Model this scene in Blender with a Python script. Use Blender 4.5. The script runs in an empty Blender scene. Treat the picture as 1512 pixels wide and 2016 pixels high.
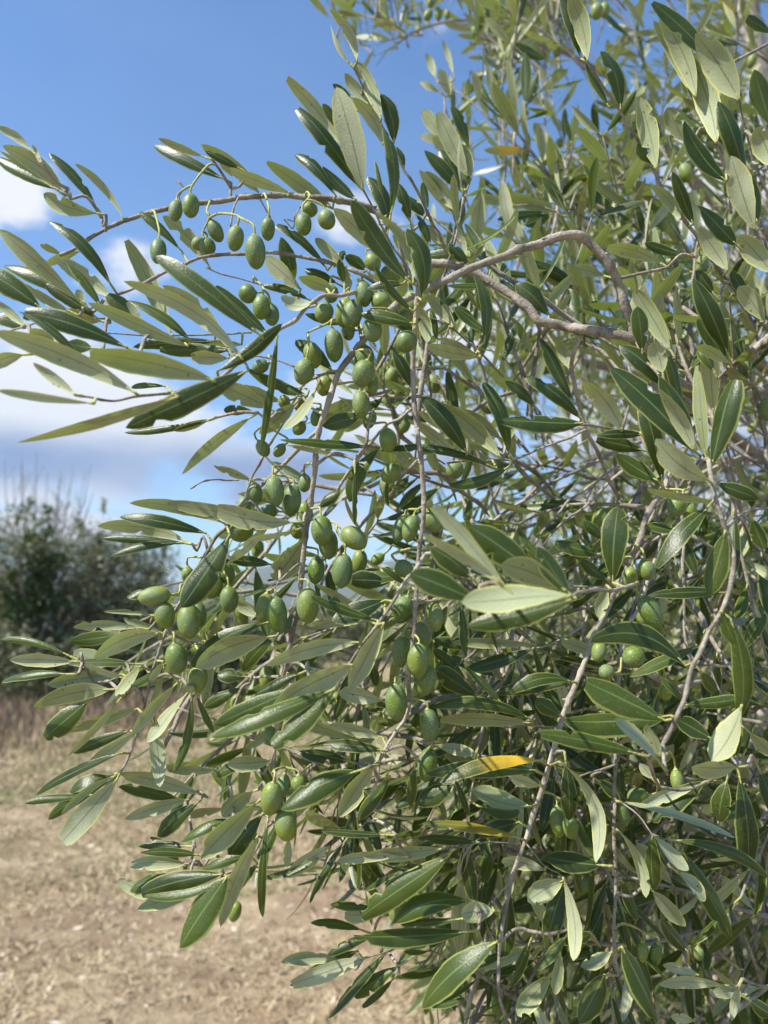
import bpy, math, random
import numpy as np
from mathutils import Vector, Matrix
R = random.Random(7)
rng = np.random.default_rng(7)
scene = bpy.context.scene

# ------------------------------------------------------------------ camera, sky, sun, exposure
FPX = 1484.0                                   # focal length in photo pixels (1512 wide)
CAM = np.array([0.0, 0.0, 1.50])
PITCH = math.radians(7.3)
cam = bpy.data.cameras.new('camera')
cam_o = bpy.data.objects.new('camera', cam)
scene.collection.objects.link(cam_o)
cam.sensor_fit = 'HORIZONTAL'; cam.sensor_width = 24.0; cam.lens = 24.0 * FPX / 1512
cam.clip_start = 0.02; cam.clip_end = 20000
cam_o.location = CAM
cam_o.rotation_euler = (math.radians(90) + PITCH, 0, 0)
cam.dof.use_dof = True; cam.dof.focus_distance = 0.47; cam.dof.aperture_fstop = 7.4
scene.camera = cam_o
FW = np.array([0, math.cos(PITCH), math.sin(PITCH)])
UP = np.array([0, -math.sin(PITCH), math.cos(PITCH)])
RT = np.array([1.0, 0, 0])

def at(px, py, d):
    """point at depth d (metres along the view axis) seen at photo pixel px, py"""
    return CAM + d * (FW + RT * ((px - 756) / FPX) - UP * ((py - 1008) / FPX))
def proj(P):
    v = np.asarray(P) - CAM
    d = v @ FW
    return 756 + FPX * (v @ RT) / d, 1008 - FPX * (v @ UP) / d, d

SUN_EL, SUN_AZ = math.radians(50), math.radians(-118)     # azimuth from +Y, clockwise positive
sd = Vector((math.sin(SUN_AZ) * math.cos(SUN_EL), math.cos(SUN_AZ) * math.cos(SUN_EL), math.sin(SUN_EL)))
sun = bpy.data.lights.new('sun', 'SUN'); sun.energy = 5.0; sun.angle = math.radians(0.5); sun.color = (1.0, 0.95, 0.87)
sun_o = bpy.data.objects.new('sun', sun); scene.collection.objects.link(sun_o)
sun_o.rotation_euler = sd.to_track_quat('Z', 'Y').to_euler()
scene.view_settings.view_transform = 'Standard'; scene.view_settings.look = 'None'
scene.view_settings.gamma = 1.0; scene.view_settings.exposure = 0.76
scene.cycles.max_bounces = 8; scene.cycles.transparent_max_bounces = 8
scene.cycles.use_denoising = True

def NT(tree):
    nodes, links = tree.nodes, tree.links
    def n(t, **kw):
        x = nodes.new(t)
        for k, v in kw.items():
            if k.startswith('i_'): x.inputs[int(k[2:])].default_value = v
            else: setattr(x, k, v)
        return x
    return n, links.new

def build_world():
    w = bpy.data.worlds.new('World'); scene.world = w; w.use_nodes = True
    t = w.node_tree; t.nodes.clear(); n, L = NT(t)
    out = n('ShaderNodeOutputWorld'); bg = n('ShaderNodeBackground'); L(bg.outputs[0], out.inputs[0])
    sky = n('ShaderNodeTexSky'); sky.sky_type = 'NISHITA'; sky.sun_disc = False
    sky.sun_elevation = SUN_EL; sky.sun_rotation = SUN_AZ
    sky.air_density = 1.1; sky.dust_density = 0.4; sky.ozone_density = 3.0
    tc = n('ShaderNodeTexCoord')
    dirv = tc.outputs['Generated']
    sep = n('ShaderNodeSeparateXYZ'); L(dirv, sep.inputs[0])
    def M(op, a, b=None, c=None, clamp=False):
        x = n('ShaderNodeMath'); x.operation = op; x.use_clamp = clamp
        for i, v in enumerate((a, b, c)):
            if v is None: continue
            if isinstance(v, (int, float)): x.inputs[i].default_value = v
            else: L(v, x.inputs[i])
        return x.outputs[0]
    # warped direction for ragged cloud edges
    nz = n('ShaderNodeTexNoise'); nz.inputs['Scale'].default_value = 7.5; nz.inputs['Detail'].default_value = 9; nz.inputs['Roughness'].default_value = 0.6
    mp = n('ShaderNodeMapping'); mp.inputs['Scale'].default_value = (1, 1, 2.0); mp.inputs['Location'].default_value = (3.1, 0.4, 1.7)
    L(dirv, mp.inputs[0]); L(mp.outputs[0], nz.inputs['Vector'])
    nf = nz.outputs['Fac']
    nb = n('ShaderNodeTexNoise'); nb.inputs['Scale'].default_value = 2.3; nb.inputs['Detail'].default_value = 5
    mp2 = n('ShaderNodeMapping'); mp2.inputs['Scale'].default_value = (1, 1, 3.2); mp2.inputs['Location'].default_value = (1.3, 2.2, 5.2)
    L(dirv, mp2.inputs[0]); L(mp2.outputs[0], nb.inputs['Vector'])
    # cumulus banks: (azimuth deg from +Y, elevation deg, half width, half height, weight)
    az = M('ARCTAN2', sep.outputs[0], sep.outputs[1]); az = M('MULTIPLY', az, 57.2958)
    el = M('ARCSINE', sep.outputs[2]); el = M('MULTIPLY', el, 57.2958)
    BANKS = [(-28, 27.5, 6, 3.6, 1.0), (-20, 24.0, 5, 3.0, .75), (-24, 13.0, 17, 6.0, 1.15), (-24, 15.5, 9, 3.0, 1.2), (-8, 9.5, 10, 5.5, 1.0), (-27, 16.5, 8, 3.5, .9),
             (2, 13, 12, 6, 1.0), (-3, 28.5, 4.5, 2.6, .75), (8, 21, 8, 4, .9), (26, 29, 9, 7, .9), (22, 12, 14, 8, 1.0), (-62, 18, 22, 9, 1.0),
             (60, 18, 20, 9, .9), (150, 12, 28, 6, .8), (-125, 12, 22, 6, .8), (8, 40, 9, 2.6, .45), (-24, 5.5, 12, 1.6, .8)]
    tot = None
    for (a, e, ha, he, wt) in BANKS:
        da = M('DIVIDE', M('SUBTRACT', az, a), ha); de = M('DIVIDE', M('SUBTRACT', el, e), he)
        r2 = M('ADD', M('MULTIPLY', da, da), M('MULTIPLY', de, de))
        g = M('MULTIPLY', M('EXPONENT', M('MULTIPLY', r2, -1.0)), wt)
        tot = g if tot is None else M('MAXIMUM', tot, g)
    dens = M('ADD', tot, M('MULTIPLY', M('SUBTRACT', nf, 0.5), 1.7))
    cov = n('ShaderNodeMapRange'); cov.interpolation_type = 'SMOOTHSTEP'; L(dens, cov.inputs[0]); cov.inputs[1].default_value = 0.40; cov.inputs[2].default_value = 0.82
    # grey undersides: thick and low parts of a bank
    shade = n('ShaderNodeMapRange'); shade.interpolation_type = 'SMOOTHSTEP'
    L(M('ADD', M('MULTIPLY', M('EXPONENT', M('MULTIPLY', M('POWER', M('DIVIDE', M('SUBTRACT', el, 10.0), 2.9), 2.0), -1.0)), 0.85), M('SUBTRACT', M('MULTIPLY', nb.outputs['Fac'], 1.7), 0.72)), shade.inputs[0])
    shade.inputs[1].default_value = 0.35; shade.inputs[2].default_value = 1.05
    ccol = n('ShaderNodeMixRGB'); L(shade.outputs[0], ccol.inputs[0])
    ccol.inputs[1].default_value = (7.7, 7.9, 8.2, 1); ccol.inputs[2].default_value = (1.65, 2.5, 4.6, 1)
    mix = n('ShaderNodeMixRGB'); L(cov.outputs[0], mix.inputs[0]); 
    hsv = n('ShaderNodeMixRGB'); hsv.blend_type = 'MULTIPLY'; hsv.inputs[0].default_value = 1; hsv.inputs[2].default_value = (1.06, 1.42, 1.72, 1)
    L(sky.outputs[0], hsv.inputs[1]); L(hsv.outputs[0], mix.inputs[1]); L(ccol.outputs[0], mix.inputs[2])
    # thin veil of high cirrus
    cz = n('ShaderNodeTexNoise'); cz.inputs['Scale'].default_value = 1.6; cz.inputs['Detail'].default_value = 6
    mp3 = n('ShaderNodeMapping'); mp3.inputs['Scale'].default_value = (1, 1, 2.4); mp3.inputs['Rotation'].default_value = (0, 0.5, 0); L(dirv, mp3.inputs[0]); L(mp3.outputs[0], cz.inputs['Vector'])
    cv = n('ShaderNodeMapRange'); L(cz.outputs['Fac'], cv.inputs[0]); cv.inputs[1].default_value = 0.45; cv.inputs[2].default_value = 0.8; cv.inputs[4].default_value = 0.34
    mix2 = n('ShaderNodeMixRGB'); L(cv.outputs[0], mix2.inputs[0]); L(mix.outputs[0], mix2.inputs[1]); mix2.inputs[2].default_value = (2.8, 4.3, 6.8, 1)
    L(mix2.outputs[0], bg.inputs[0]); bg.inputs[1].default_value = 0.072
build_world()

# ------------------------------------------------------------------ materials
def mat(name):
    m = bpy.data.materials.new(name); m.use_nodes = True; t = m.node_tree; t.nodes.clear()
    n, L = NT(t); out = n('ShaderNodeOutputMaterial'); return m, n, L, out
def mixc(n, L, f, a, b, mode='MIX'):
    x = n('ShaderNodeMixRGB'); x.blend_type = mode
    for i, v in ((0, f), (1, a), (2, b)):
        if isinstance(v, (int, float)): x.inputs[i].default_value = v
        elif isinstance(v, tuple): x.inputs[i].default_value = (*v, 1)
        else: L(v, x.inputs[i])
    return x.outputs[0]
def mth(n, L, op, a, b=None, clamp=False):
    x = n('ShaderNodeMath'); x.operation = op; x.use_clamp = clamp
    for i, v in enumerate((a, b)):
        if v is None: continue
        if isinstance(v, (int, float)): x.inputs[i].default_value = v
        else: L(v, x.inputs[i])
    return x.outputs[0]
def ramp(n, L, v, a, b, lo=0.0, hi=1.0, smooth=True):
    x = n('ShaderNodeMapRange'); x.interpolation_type = 'SMOOTHSTEP' if smooth else 'LINEAR'
    L(v, x.inputs[0])
    for i, q in ((1, a), (2, b), (3, lo), (4, hi)): x.inputs[i].default_value = q
    return x.outputs[0]
def noise(n, L, vec, scale, detail=3, rough=0.5):
    x = n('ShaderNodeTexNoise'); x.inputs['Scale'].default_value = scale; x.inputs['Detail'].default_value = detail; x.inputs['Roughness'].default_value = rough
    if vec is not None: L(vec, x.inputs['Vector'])
    return x.outputs['Fac']

def leaf_material(name, top_a, top_b, und_a, und_b, trans=0.14):
    m, n, L, out = mat(name)
    uv = n('ShaderNodeUVMap'); uv.uv_map = 'UVMap'
    sep = n('ShaderNodeSeparateXYZ'); L(uv.outputs[0], sep.inputs[0])
    u, v = sep.outputs[0], sep.outputs[1]
    av = mth(n, L, 'ABSOLUTE', mth(n, L, 'MULTIPLY', mth(n, L, 'SUBTRACT', v, 0.5), 2.0))
    at_ = n('ShaderNodeAttribute'); at_.attribute_name = 'var'
    vs = n('ShaderNodeSeparateColor'); L(at_.outputs['Color'], vs.inputs[0])
    rnd, yel, bloom_amt = vs.outputs[0], vs.outputs[1], vs.outputs[2]
    tc = n('ShaderNodeTexCoord')
    pos = tc.outputs['Object']
    n1 = noise(n, L, pos, 60, 4); n2 = noise(n, L, pos, 900, 3, 0.6)
    top = mixc(n, L, rnd, top_a, top_b)
    top = mixc(n, L, ramp(n, L, n1, .35, .7, 0, .35), top, (0.080, 0.100, 0.024))
    # whitish scurfy bloom on the upper face
    bl = mth(n, L, 'MULTIPLY', ramp(n, L, n2, .55, .75), ramp(n, L, bloom_amt, 0, 1, .0, .4))
    top = mixc(n, L, bl, top, (0.22, 0.28, 0.22))
    midw = mth(n, L, 'ADD', 0.035, mth(n, L, 'MULTIPLY', mth(n, L, 'SUBTRACT', 1.0, u), 0.05))
    rib = mth(n, L, 'LESS_THAN', av, midw)
    top = mixc(n, L, mth(n, L, 'MULTIPLY', rib, .55), top, (0.17, 0.22, 0.07))
    und = mixc(n, L, rnd, und_a, und_b)
    und = mixc(n, L, ramp(n, L, n1, .35, .7, 0, .45), und, (0.22, 0.22, 0.10))
    # faint side veins: oblique waves in the leaf's own u, v
    wv = mth(n, L, 'SINE', mth(n, L, 'ADD', mth(n, L, 'MULTIPLY', u, 75.0), mth(n, L, 'MULTIPLY', av, -16.0)))
    und = mixc(n, L, mth(n, L, 'MULTIPLY', ramp(n, L, wv, .6, 1.0), .14), und, (0.10, 0.12, 0.05))
    und = mixc(n, L, mth(n, L, 'MULTIPLY', ramp(n, L, n2, .5, .8), .25), und, (0.42, 0.42, 0.34))
    und = mixc(n, L, mth(n, L, 'MULTIPLY', rib, .6), und, (0.10, 0.12, 0.045))
    edge = ramp(n, L, av, .84, .92)
    und = mixc(n, L, edge, und, (0.52, 0.52, 0.17))
    top = mixc(n, L, mth(n, L, 'MULTIPLY', edge, .45), top, (0.42, 0.46, 0.12))
    # brown specks of scale and wear
    vor = n('ShaderNodeTexVoronoi'); vor.inputs['Scale'].default_value = 130; L(pos, vor.inputs['Vector'])
    spk = mth(n, L, 'LESS_THAN', vor.outputs['Distance'], 0.09)
    g = n('ShaderNodeNewGeometry'); back = g.outputs['Backfacing']
    col = mixc(n, L, back, top, und)
    col = mixc(n, L, mth(n, L, 'MULTIPLY', spk, .75), col, (0.10, 0.07, 0.03))
    n3 = noise(n, L, pos, 45, 2)
    ya = mth(n, L, 'MULTIPLY', yel, ramp(n, L, mth(n, L, 'ADD', mth(n, L, 'SUBTRACT', 1.0, u), mth(n, L, 'MULTIPLY', mth(n, L, 'SUBTRACT', n3, .5), 1.1)), .12, 1.0), True)
    col = mixc(n, L, ya, col, (0.64, 0.40, 0.025))
    p = n('ShaderNodeBsdfPrincipled'); L(col, p.inputs['Base Color'])
    rough = mixc(n, L, back, (.34, .34, .34), (.62, .62, .62)); L(rough, p.inputs['Roughness'])
    p.inputs['Specular IOR Level'].default_value = 0.36
    bp = n('ShaderNodeBump'); bp.inputs['Strength'].default_value = 0.35; bp.inputs['Distance'].default_value = 0.0006
    hgt = mth(n, L, 'ADD', n2, mth(n, L, 'ADD', mth(n, L, 'MULTIPLY', n1, .8), mth(n, L, 'MULTIPLY', rib, -.7)))
    L(hgt, bp.inputs['Height']); L(bp.outputs[0], p.inputs['Normal'])
    tr = n('ShaderNodeBsdfTranslucent')
    tcol = mixc(n, L, ya, (0.30, 0.44, 0.05), (0.75, 0.45, 0.05)); L(tcol, tr.inputs[0])
    ms = n('ShaderNodeMixShader'); ms.inputs[0].default_value = trans
    L(p.outputs[0], ms.inputs[1]); L(tr.outputs[0], ms.inputs[2]); L(ms.outputs[0], out.inputs[0])
    return m

M_LEAF = leaf_material('olive_leaf', (0.009, 0.022, 0.003), (0.046, 0.072, 0.008), (0.30, 0.335, 0.175), (0.45, 0.475, 0.32))

def bark_material(name, a, b, c, scale=1.0):
    m, n, L, out = mat(name)
    tc = n('ShaderNodeTexCoord'); pos = tc.outputs['Object']
    n1 = noise(n, L, pos, 70 * scale, 5, .65); n2 = noise(n, L, pos, 420 * scale, 4, .6); n3 = noise(n, L, pos, 18 * scale, 2)
    col = mixc(n, L, ramp(n, L, n1, .32, .68), a, b)
    col = mixc(n, L, ramp(n, L, n2, .56, .72, 0, .6), col, c)
    col = mixc(n, L, ramp(n, L, n3, .45, .75, 0, .45), col, (b[0] * 1.25, b[1] * 1.25, b[2] * 1.25))
    vor = n('ShaderNodeTexVoronoi'); vor.inputs['Scale'].default_value = 260 * scale; L(pos, vor.inputs['Vector'])
    col = mixc(n, L, mth(n, L, 'MULTIPLY', mth(n, L, 'LESS_THAN', vor.outputs['Distance'], .12), .7), col, c)
    p = n('ShaderNodeBsdfPrincipled'); L(col, p.inputs['Base Color']); p.inputs['Roughness'].default_value = .8
    bp = n('ShaderNodeBump'); bp.inputs['Strength'].default_value = 1.0; bp.inputs['Distance'].default_value = .0012 / scale
    L(mth(n, L, 'ADD', n1, n2), bp.inputs['Height']); L(bp.outputs[0], p.inputs['Normal'])
    L(p.outputs[0], out.inputs[0]); return m
M_BARK = bark_material('grey_twig_bark', (0.15, 0.12, 0.085), (0.37, 0.33, 0.265), (0.055, 0.042, 0.03))
M_TRUNK = bark_material('old_bark', (0.17, 0.145, 0.12), (0.33, 0.30, 0.26), (0.06, 0.05, 0.04), .25)
M_GREEN = bark_material('young_green_stalk', (0.30, 0.31, 0.085), (0.38, 0.38, 0.13), (0.22, 0.19, 0.07))

def olive_material():
    m, n, L, out = mat('olive_fruit_skin')
    tc = n('ShaderNodeTexCoord'); pos = tc.outputs['Object']
    oi = n('ShaderNodeObjectInfo')
    add = n('ShaderNodeVectorMath'); add.operation = 'ADD'; L(pos, add.inputs[0])
    cx = n('ShaderNodeCombineXYZ'); L(mth(n, L, 'MULTIPLY', oi.outputs['Random'], 7.0), cx.inputs[0]); L(cx.outputs[0], add.inputs[1])
    q = add.outputs[0]
    n1 = noise(n, L, q, 110, 3); n2 = noise(n, L, q, 800, 3, .6)
    col = mixc(n, L, oi.outputs['Random'], (0.085, 0.145, 0.012), (0.190, 0.235, 0.022))
    wax = ramp(n, L, n1, .35, .65, .0, .65)
    col = mixc(n, L, wax, col, (0.150, 0.210, 0.110))
    vor = n('ShaderNodeTexVoronoi'); vor.inputs['Scale'].default_value = 820; L(q, vor.inputs['Vector'])
    sp = ramp(n, L, vor.outputs['Distance'], .22, .10)
    col = mixc(n, L, mth(n, L, 'MULTIPLY', sp, .85), col, (0.62, 0.64, 0.34))
    vor2 = n('ShaderNodeTexVoronoi'); vor2.inputs['Scale'].default_value = 120; L(q, vor2.inputs['Vector'])
    col = mixc(n, L, mth(n, L, 'MULTIPLY', mth(n, L, 'LESS_THAN', vor2.outputs['Distance'], .06), .6), col, (0.06, 0.05, 0.02))
    p = n('ShaderNodeBsdfPrincipled'); L(col, p.inputs['Base Color'])
    L(ramp(n, L, n1, .3, .7, .42, .62), p.inputs['Roughness'])
    p.inputs['Subsurface Weight'].default_value = .12; p.inputs['Subsurface Radius'].default_value = (.6, 1, .2); p.inputs['Subsurface Scale'].default_value = .003
    bp = n('ShaderNodeBump'); bp.inputs['Strength'].default_value = .35; bp.inputs['Distance'].default_value = .0004
    L(mth(n, L, 'ADD', n2, sp), bp.inputs['Height']); L(bp.outputs[0], p.inputs['Normal'])
    L(p.outputs[0], out.inputs[0]); return m
M_OLIVE = olive_material()

# ------------------------------------------------------------------ mesh helpers
class MB:
    """collects vertices and faces of one mesh"""
    def __init__(s): s.v = []; s.f = []; s.m = []; s.uv = []; s.var = []; s.n = 0
    def add(s, V, F, mi=0, uv=None, var=None):
        V = np.asarray(V, float).reshape(-1, 3); F = np.asarray(F, np.int64)
        s.v.append(V); s.f.append(F + s.n); s.m.append(np.full(len(F), mi, np.int32))
        s.uv.append(np.zeros((len(V), 2)) if uv is None else uv)
        s.var.append(np.tile([.5, 0, 0], (len(V), 1)) if var is None else var)
        s.n += len(V)
    def build(s, name, mats, parent=None, origin=None, smooth=True, kind=None, label=None):
        V = np.concatenate(s.v); F = [x for x in s.f]
        origin = np.zeros(3) if origin is None else np.asarray(origin, float)
        me = bpy.data.meshes.new(name)
        quads = np.concatenate(F)
        me.vertices.add(len(V)); me.vertices.foreach_set('co', (V - origin).astype(np.float32).ravel())
        nf = len(quads)
        tri = quads[:, 2] == quads[:, 3]
        cnt = np.where(tri, 3, 4)
        start = np.concatenate([[0], np.cumsum(cnt)[:-1]])
        flat = quads.ravel(); keep = np.ones((nf, 4), bool); keep[tri, 3] = False
        loops = flat[keep.ravel()]
        me.loops.add(len(loops)); me.loops.foreach_set('vertex_index', loops.astype(np.int32))
        me.polygons.add(nf); me.polygons.foreach_set('loop_start', start.astype(np.int32))
        me.polygons.foreach_set('material_index', np.concatenate(s.m))
        me.polygons.foreach_set('use_smooth', np.full(nf, smooth))
        me.update(calc_edges=True)
        uvl = me.uv_layers.new(name='UVMap'); uvl.data.foreach_set('uv', np.concatenate(s.uv)[loops].astype(np.float32).ravel())
        va = np.concatenate(s.var); ca = me.color_attributes.new('var', 'FLOAT_COLOR', 'POINT')
        ca.data.foreach_set('color', np.hstack([va, np.ones((len(va), 1))]).astype(np.float32).ravel())
        for m in (mats if isinstance(mats, (list, tuple)) else [mats]): me.materials.append(m)
        o = bpy.data.objects.new(name, me); scene.collection.objects.link(o)
        o.location = origin
        if parent is not None:
            o.parent = parent
            o.location = origin - np.array(WORLD[parent.name])
        WORLD[o.name] = tuple(origin)
        if kind: o['kind'] = kind
        if label: o['label'] = label
        return o
WORLD = {}
def empty(name, loc, label, cat, group=None):
    o = bpy.data.objects.new(name, None); scene.collection.objects.link(o)
    o.location = loc; WORLD[o.name] = tuple(loc); o.empty_display_size = .1
    o['label'] = label; o['category'] = cat
    if group: o['group'] = group
    return o
def unit(v):
    v = np.asarray(v, float); return v / max(np.linalg.norm(v), 1e-12)
def catmull(P, step):
    """smooth path through rows of P (x, y, z, r); step = spacing in metres"""
    P = np.asarray(P, float)
    if len(P) < 3:
        k = max(2, int(np.linalg.norm(P[-1, :3] - P[0, :3]) / step) + 1)
        t = np.linspace(0, 1, k)[:, None]; return P[0] * (1 - t) + P[-1] * t
    Q = np.vstack([2 * P[0] - P[1], P, 2 * P[-1] - P[-2]]); out = []
    for i in range(1, len(Q) - 2):
        k = max(2, int(np.linalg.norm(Q[i + 1, :3] - Q[i, :3]) / step))
        for t in np.linspace(0, 1, k, endpoint=False):
            a, b, c, d = Q[i - 1:i + 3]
            out.append(.5 * (2 * b + (c - a) * t + (2 * a - 5 * b + 4 * c - d) * t * t + (3 * b - a - 3 * c + d) * t ** 3))
    out.append(P[-1]); return np.array(out)
def tube(mb, path, sides=8, mi=0, bump=0.0, cap=True):
    path = np.asarray(path, float); k = len(path)
    T = np.gradient(path[:, :3], axis=0); T /= np.maximum(np.linalg.norm(T, axis=1), 1e-9)[:, None]
    ref = np.array([0.13, 0.31, 0.94]) if abs(T[0] @ np.array([0, 0, 1])) < .9 else np.array([1.0, .1, 0])
    n_ = unit(np.cross(T[0], ref)); ang = np.linspace(0, 2 * math.pi, sides, endpoint=False)
    rings = []
    for i in range(k):
        n_ = unit(n_ - T[i] * (n_ @ T[i])); b_ = np.cross(T[i], n_)
        r = max(path[i, 3], 1e-5) * (1 + bump * rng.normal(size=sides) if bump else np.ones(sides))
        rings.append(path[i, :3] + (np.cos(ang) * r)[:, None] * n_ + (np.sin(ang) * r)[:, None] * b_)
    V = np.concatenate(rings); F = []
    for i in range(k - 1):
        for j in range(sides):
            a = i * sides + j; b = i * sides + (j + 1) % sides
            F.append((a, b, b + sides, a + sides))
    if cap:
        c0 = len(V); V = np.vstack([V, path[0, :3], path[-1, :3] + T[-1] * path[-1, 3] * .6])
        for j in range(sides):
            F.append((c0, (j + 1) % sides, j, j)); F.append((c0 + 1, (k - 1) * sides + j, (k - 1) * sides + (j + 1) % sides, (k - 1) * sides + (j + 1) % sides))
    mb.add(V, F, mi)

def leaf_grid(A, B, side, W, bow, arch, fold, var, nu=10, nv=4, notch=None, tipcut=0.0, wob=0.0, twist=0.0, shape=(0.92, 0.70), curl=0.0):
    """one leaf blade: A base, B tip, side = unit vector across, W full width, bow = in-plane sag vector, arch = out-of-plane vector"""
    A = np.asarray(A, float); B = np.asarray(B, float); ax = B - A; L_ = np.linalg.norm(ax)
    nrm = unit(np.cross(unit(ax), side))
    t = np.linspace(0, 1, nu + 1); tt = t * (1 - tipcut)
    p, q = shape; prof = np.maximum(tt, 1e-4) ** p * np.maximum(1 - tt, 0) ** q
    prof /= (p / (p + q)) ** p * (q / (p + q)) ** q
    prof = np.maximum(prof, 0.045 * (1 - t) + (0.0 if tipcut == 0 else 0.0))
    s = np.linspace(-1, 1, nv + 1)
    TT, SS = np.meshgrid(t, s, indexing='ij')
    hw = (prof * W * .5)[:, None] * np.ones_like(SS)
    if wob: hw = hw * (1 + wob * np.sin(TT * 17 + var[0] * 40 + SS * 2) + wob * .7 * np.sin(TT * 41 + var[0] * 90 + SS * 5))
    if notch:
        for (t0, sg, dp, wd) in notch:
            m = np.clip(1 - ((TT - t0) / wd) ** 2, 0, 1) ** .5
            hw = np.where(SS * sg > 0, hw * (1 - dp * m * np.minimum(1, np.abs(SS) * 1.6)), hw)
    par = 4 * TT * (1 - TT)
    P = A + ax * TT[..., None] + np.asarray(bow) * par[..., None] + np.asarray(arch) * par[..., None]
    if curl: P = P + nrm * (-(curl * L_) * np.clip(TT - .55, 0, 1) ** 2 * 4)[..., None]
    if twist:
        a = twist * (TT - .35); sd_ = np.cos(a)[..., None] * side + np.sin(a)[..., None] * nrm; nr_ = -np.sin(a)[..., None] * side + np.cos(a)[..., None] * nrm
    else:
        sd_, nr_ = side, nrm
    P = P + sd_ * (SS * hw)[..., None] - nr_ * (fold * hw * (np.abs(SS) ** 2) - fold * .35 * hw * np.abs(SS))[..., None]
    V = P.reshape(-1, 3); w = nv + 1
    i, j = np.meshgrid(np.arange(nu), np.arange(nv), indexing='ij'); a = (i * w + j).ravel()
    F = np.stack([a, a + w, a + w + 1, a + 1], 1)
    uv = np.stack([TT.ravel(), (SS.ravel() + 1) / 2], 1)
    return V, F, uv, np.tile(var, (len(V), 1))

def traced_leaf(bx, by, tx, ty, w, side, bow, d, dz=0.0, yellow=0.0, bloom_amt=None, nu=22, nv=6, rnd=None):
    """leaf read off the photo in photo pixels; side 't' shows the upper face, 'u' the underside, 'w' an underside turned to the sun"""
    sunny = side == 'w'; side = 'u' if sunny else side
    rr = rnd or R
    A = at(bx, by, d); L_px = math.hypot(tx - bx, ty - by)
    B = at(tx, ty, d + dz)
    mid = (A + B) / 2; V = unit(CAM - mid); X = unit(B - A)
    S0 = unit(np.cross(X, V)); N0 = unit(np.cross(S0, X))           # N0 looks at the camera
    if N0 @ V < 0: N0 = -N0
    topdir = 1 if side == 't' else -1
    # roll the blade so that its upper face tends to look up, as on a living twig
    best = None
    mag = rr.uniform(.15, .65)
    for sg in (-1, 1):
        th = sg * mag; Nn = N0 * math.cos(th) + S0 * math.sin(th)
        z = (Nn * topdir)[2]
        if sunny: th = sg * .85; Nn = N0 * math.cos(th) + S0 * math.sin(th); z = Nn @ np.array(sd)
        if best is None or z > best[0]: best = (z, th)
    th = best[1]
    Nn = N0 * math.cos(th) + S0 * math.sin(th); S = S0 * math.cos(th) - N0 * math.sin(th)
    W = w * d / FPX / math.cos(th) ** .4
    top = Nn * topdir
    if np.cross(X, S) @ top < 0: S = -S
    k = bow / max(L_px, 1); perp = (-RT * (ty - by) - UP * (tx - bx)) / max(L_px, 1)
    Lm = np.linalg.norm(B - A)
    arch = top * Lm * rr.uniform(-.06, .14)
    notch = []
    if rr.random() < .38: notch.append((rr.uniform(.3, .95), rr.choice((-1, 1)), rr.uniform(.25, .75), rr.uniform(.02, .06)))
    if rr.random() < .15: notch.append((rr.uniform(.6, .97), rr.choice((-1, 1)), rr.uniform(.4, .9), rr.uniform(.03, .07)))
    tip = rr.uniform(.03, .1) if rr.random() < .12 else 0
    var = (rr.random(), yellow, rr.random() ** 2 if bloom_amt is None else bloom_amt)
    return A, S, top, leaf_grid(A, B, S, W, perp * k * Lm, arch, rr.uniform(.1, .6), var, nu, nv, notch, tip, .03, rr.uniform(-.8, .8), (rr.uniform(.82, 1.05), rr.uniform(.60, .80)), rr.uniform(-.02, .07))

# ------------------------------------------------------------------ readings from the photograph
# each block: origin and scale of the enlarged view they were read in
VIEWS = {'T1': (0, 220, 3.024), 'T2': (0, 500, 3.024), 'T3': (450, 0, 3.024), 'T4': (450, 400, 3.024),
         'r2': (752, 0, 1.99), 'r3': (400, 400, 2.16), 'r4': (0, 900, 1.99), 'r5': (752, 700, 1.99),
         'r6': (752, 1216, 1.99), 'r7': (0, 1500, 1.99), 'r8': (400, 1000, 2.16), 'P': (0, 0, 1.0)}
def cv(view, x, y):
    ox, oy, s = VIEWS[view]; return ox + x / s, oy + y / s

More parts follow.
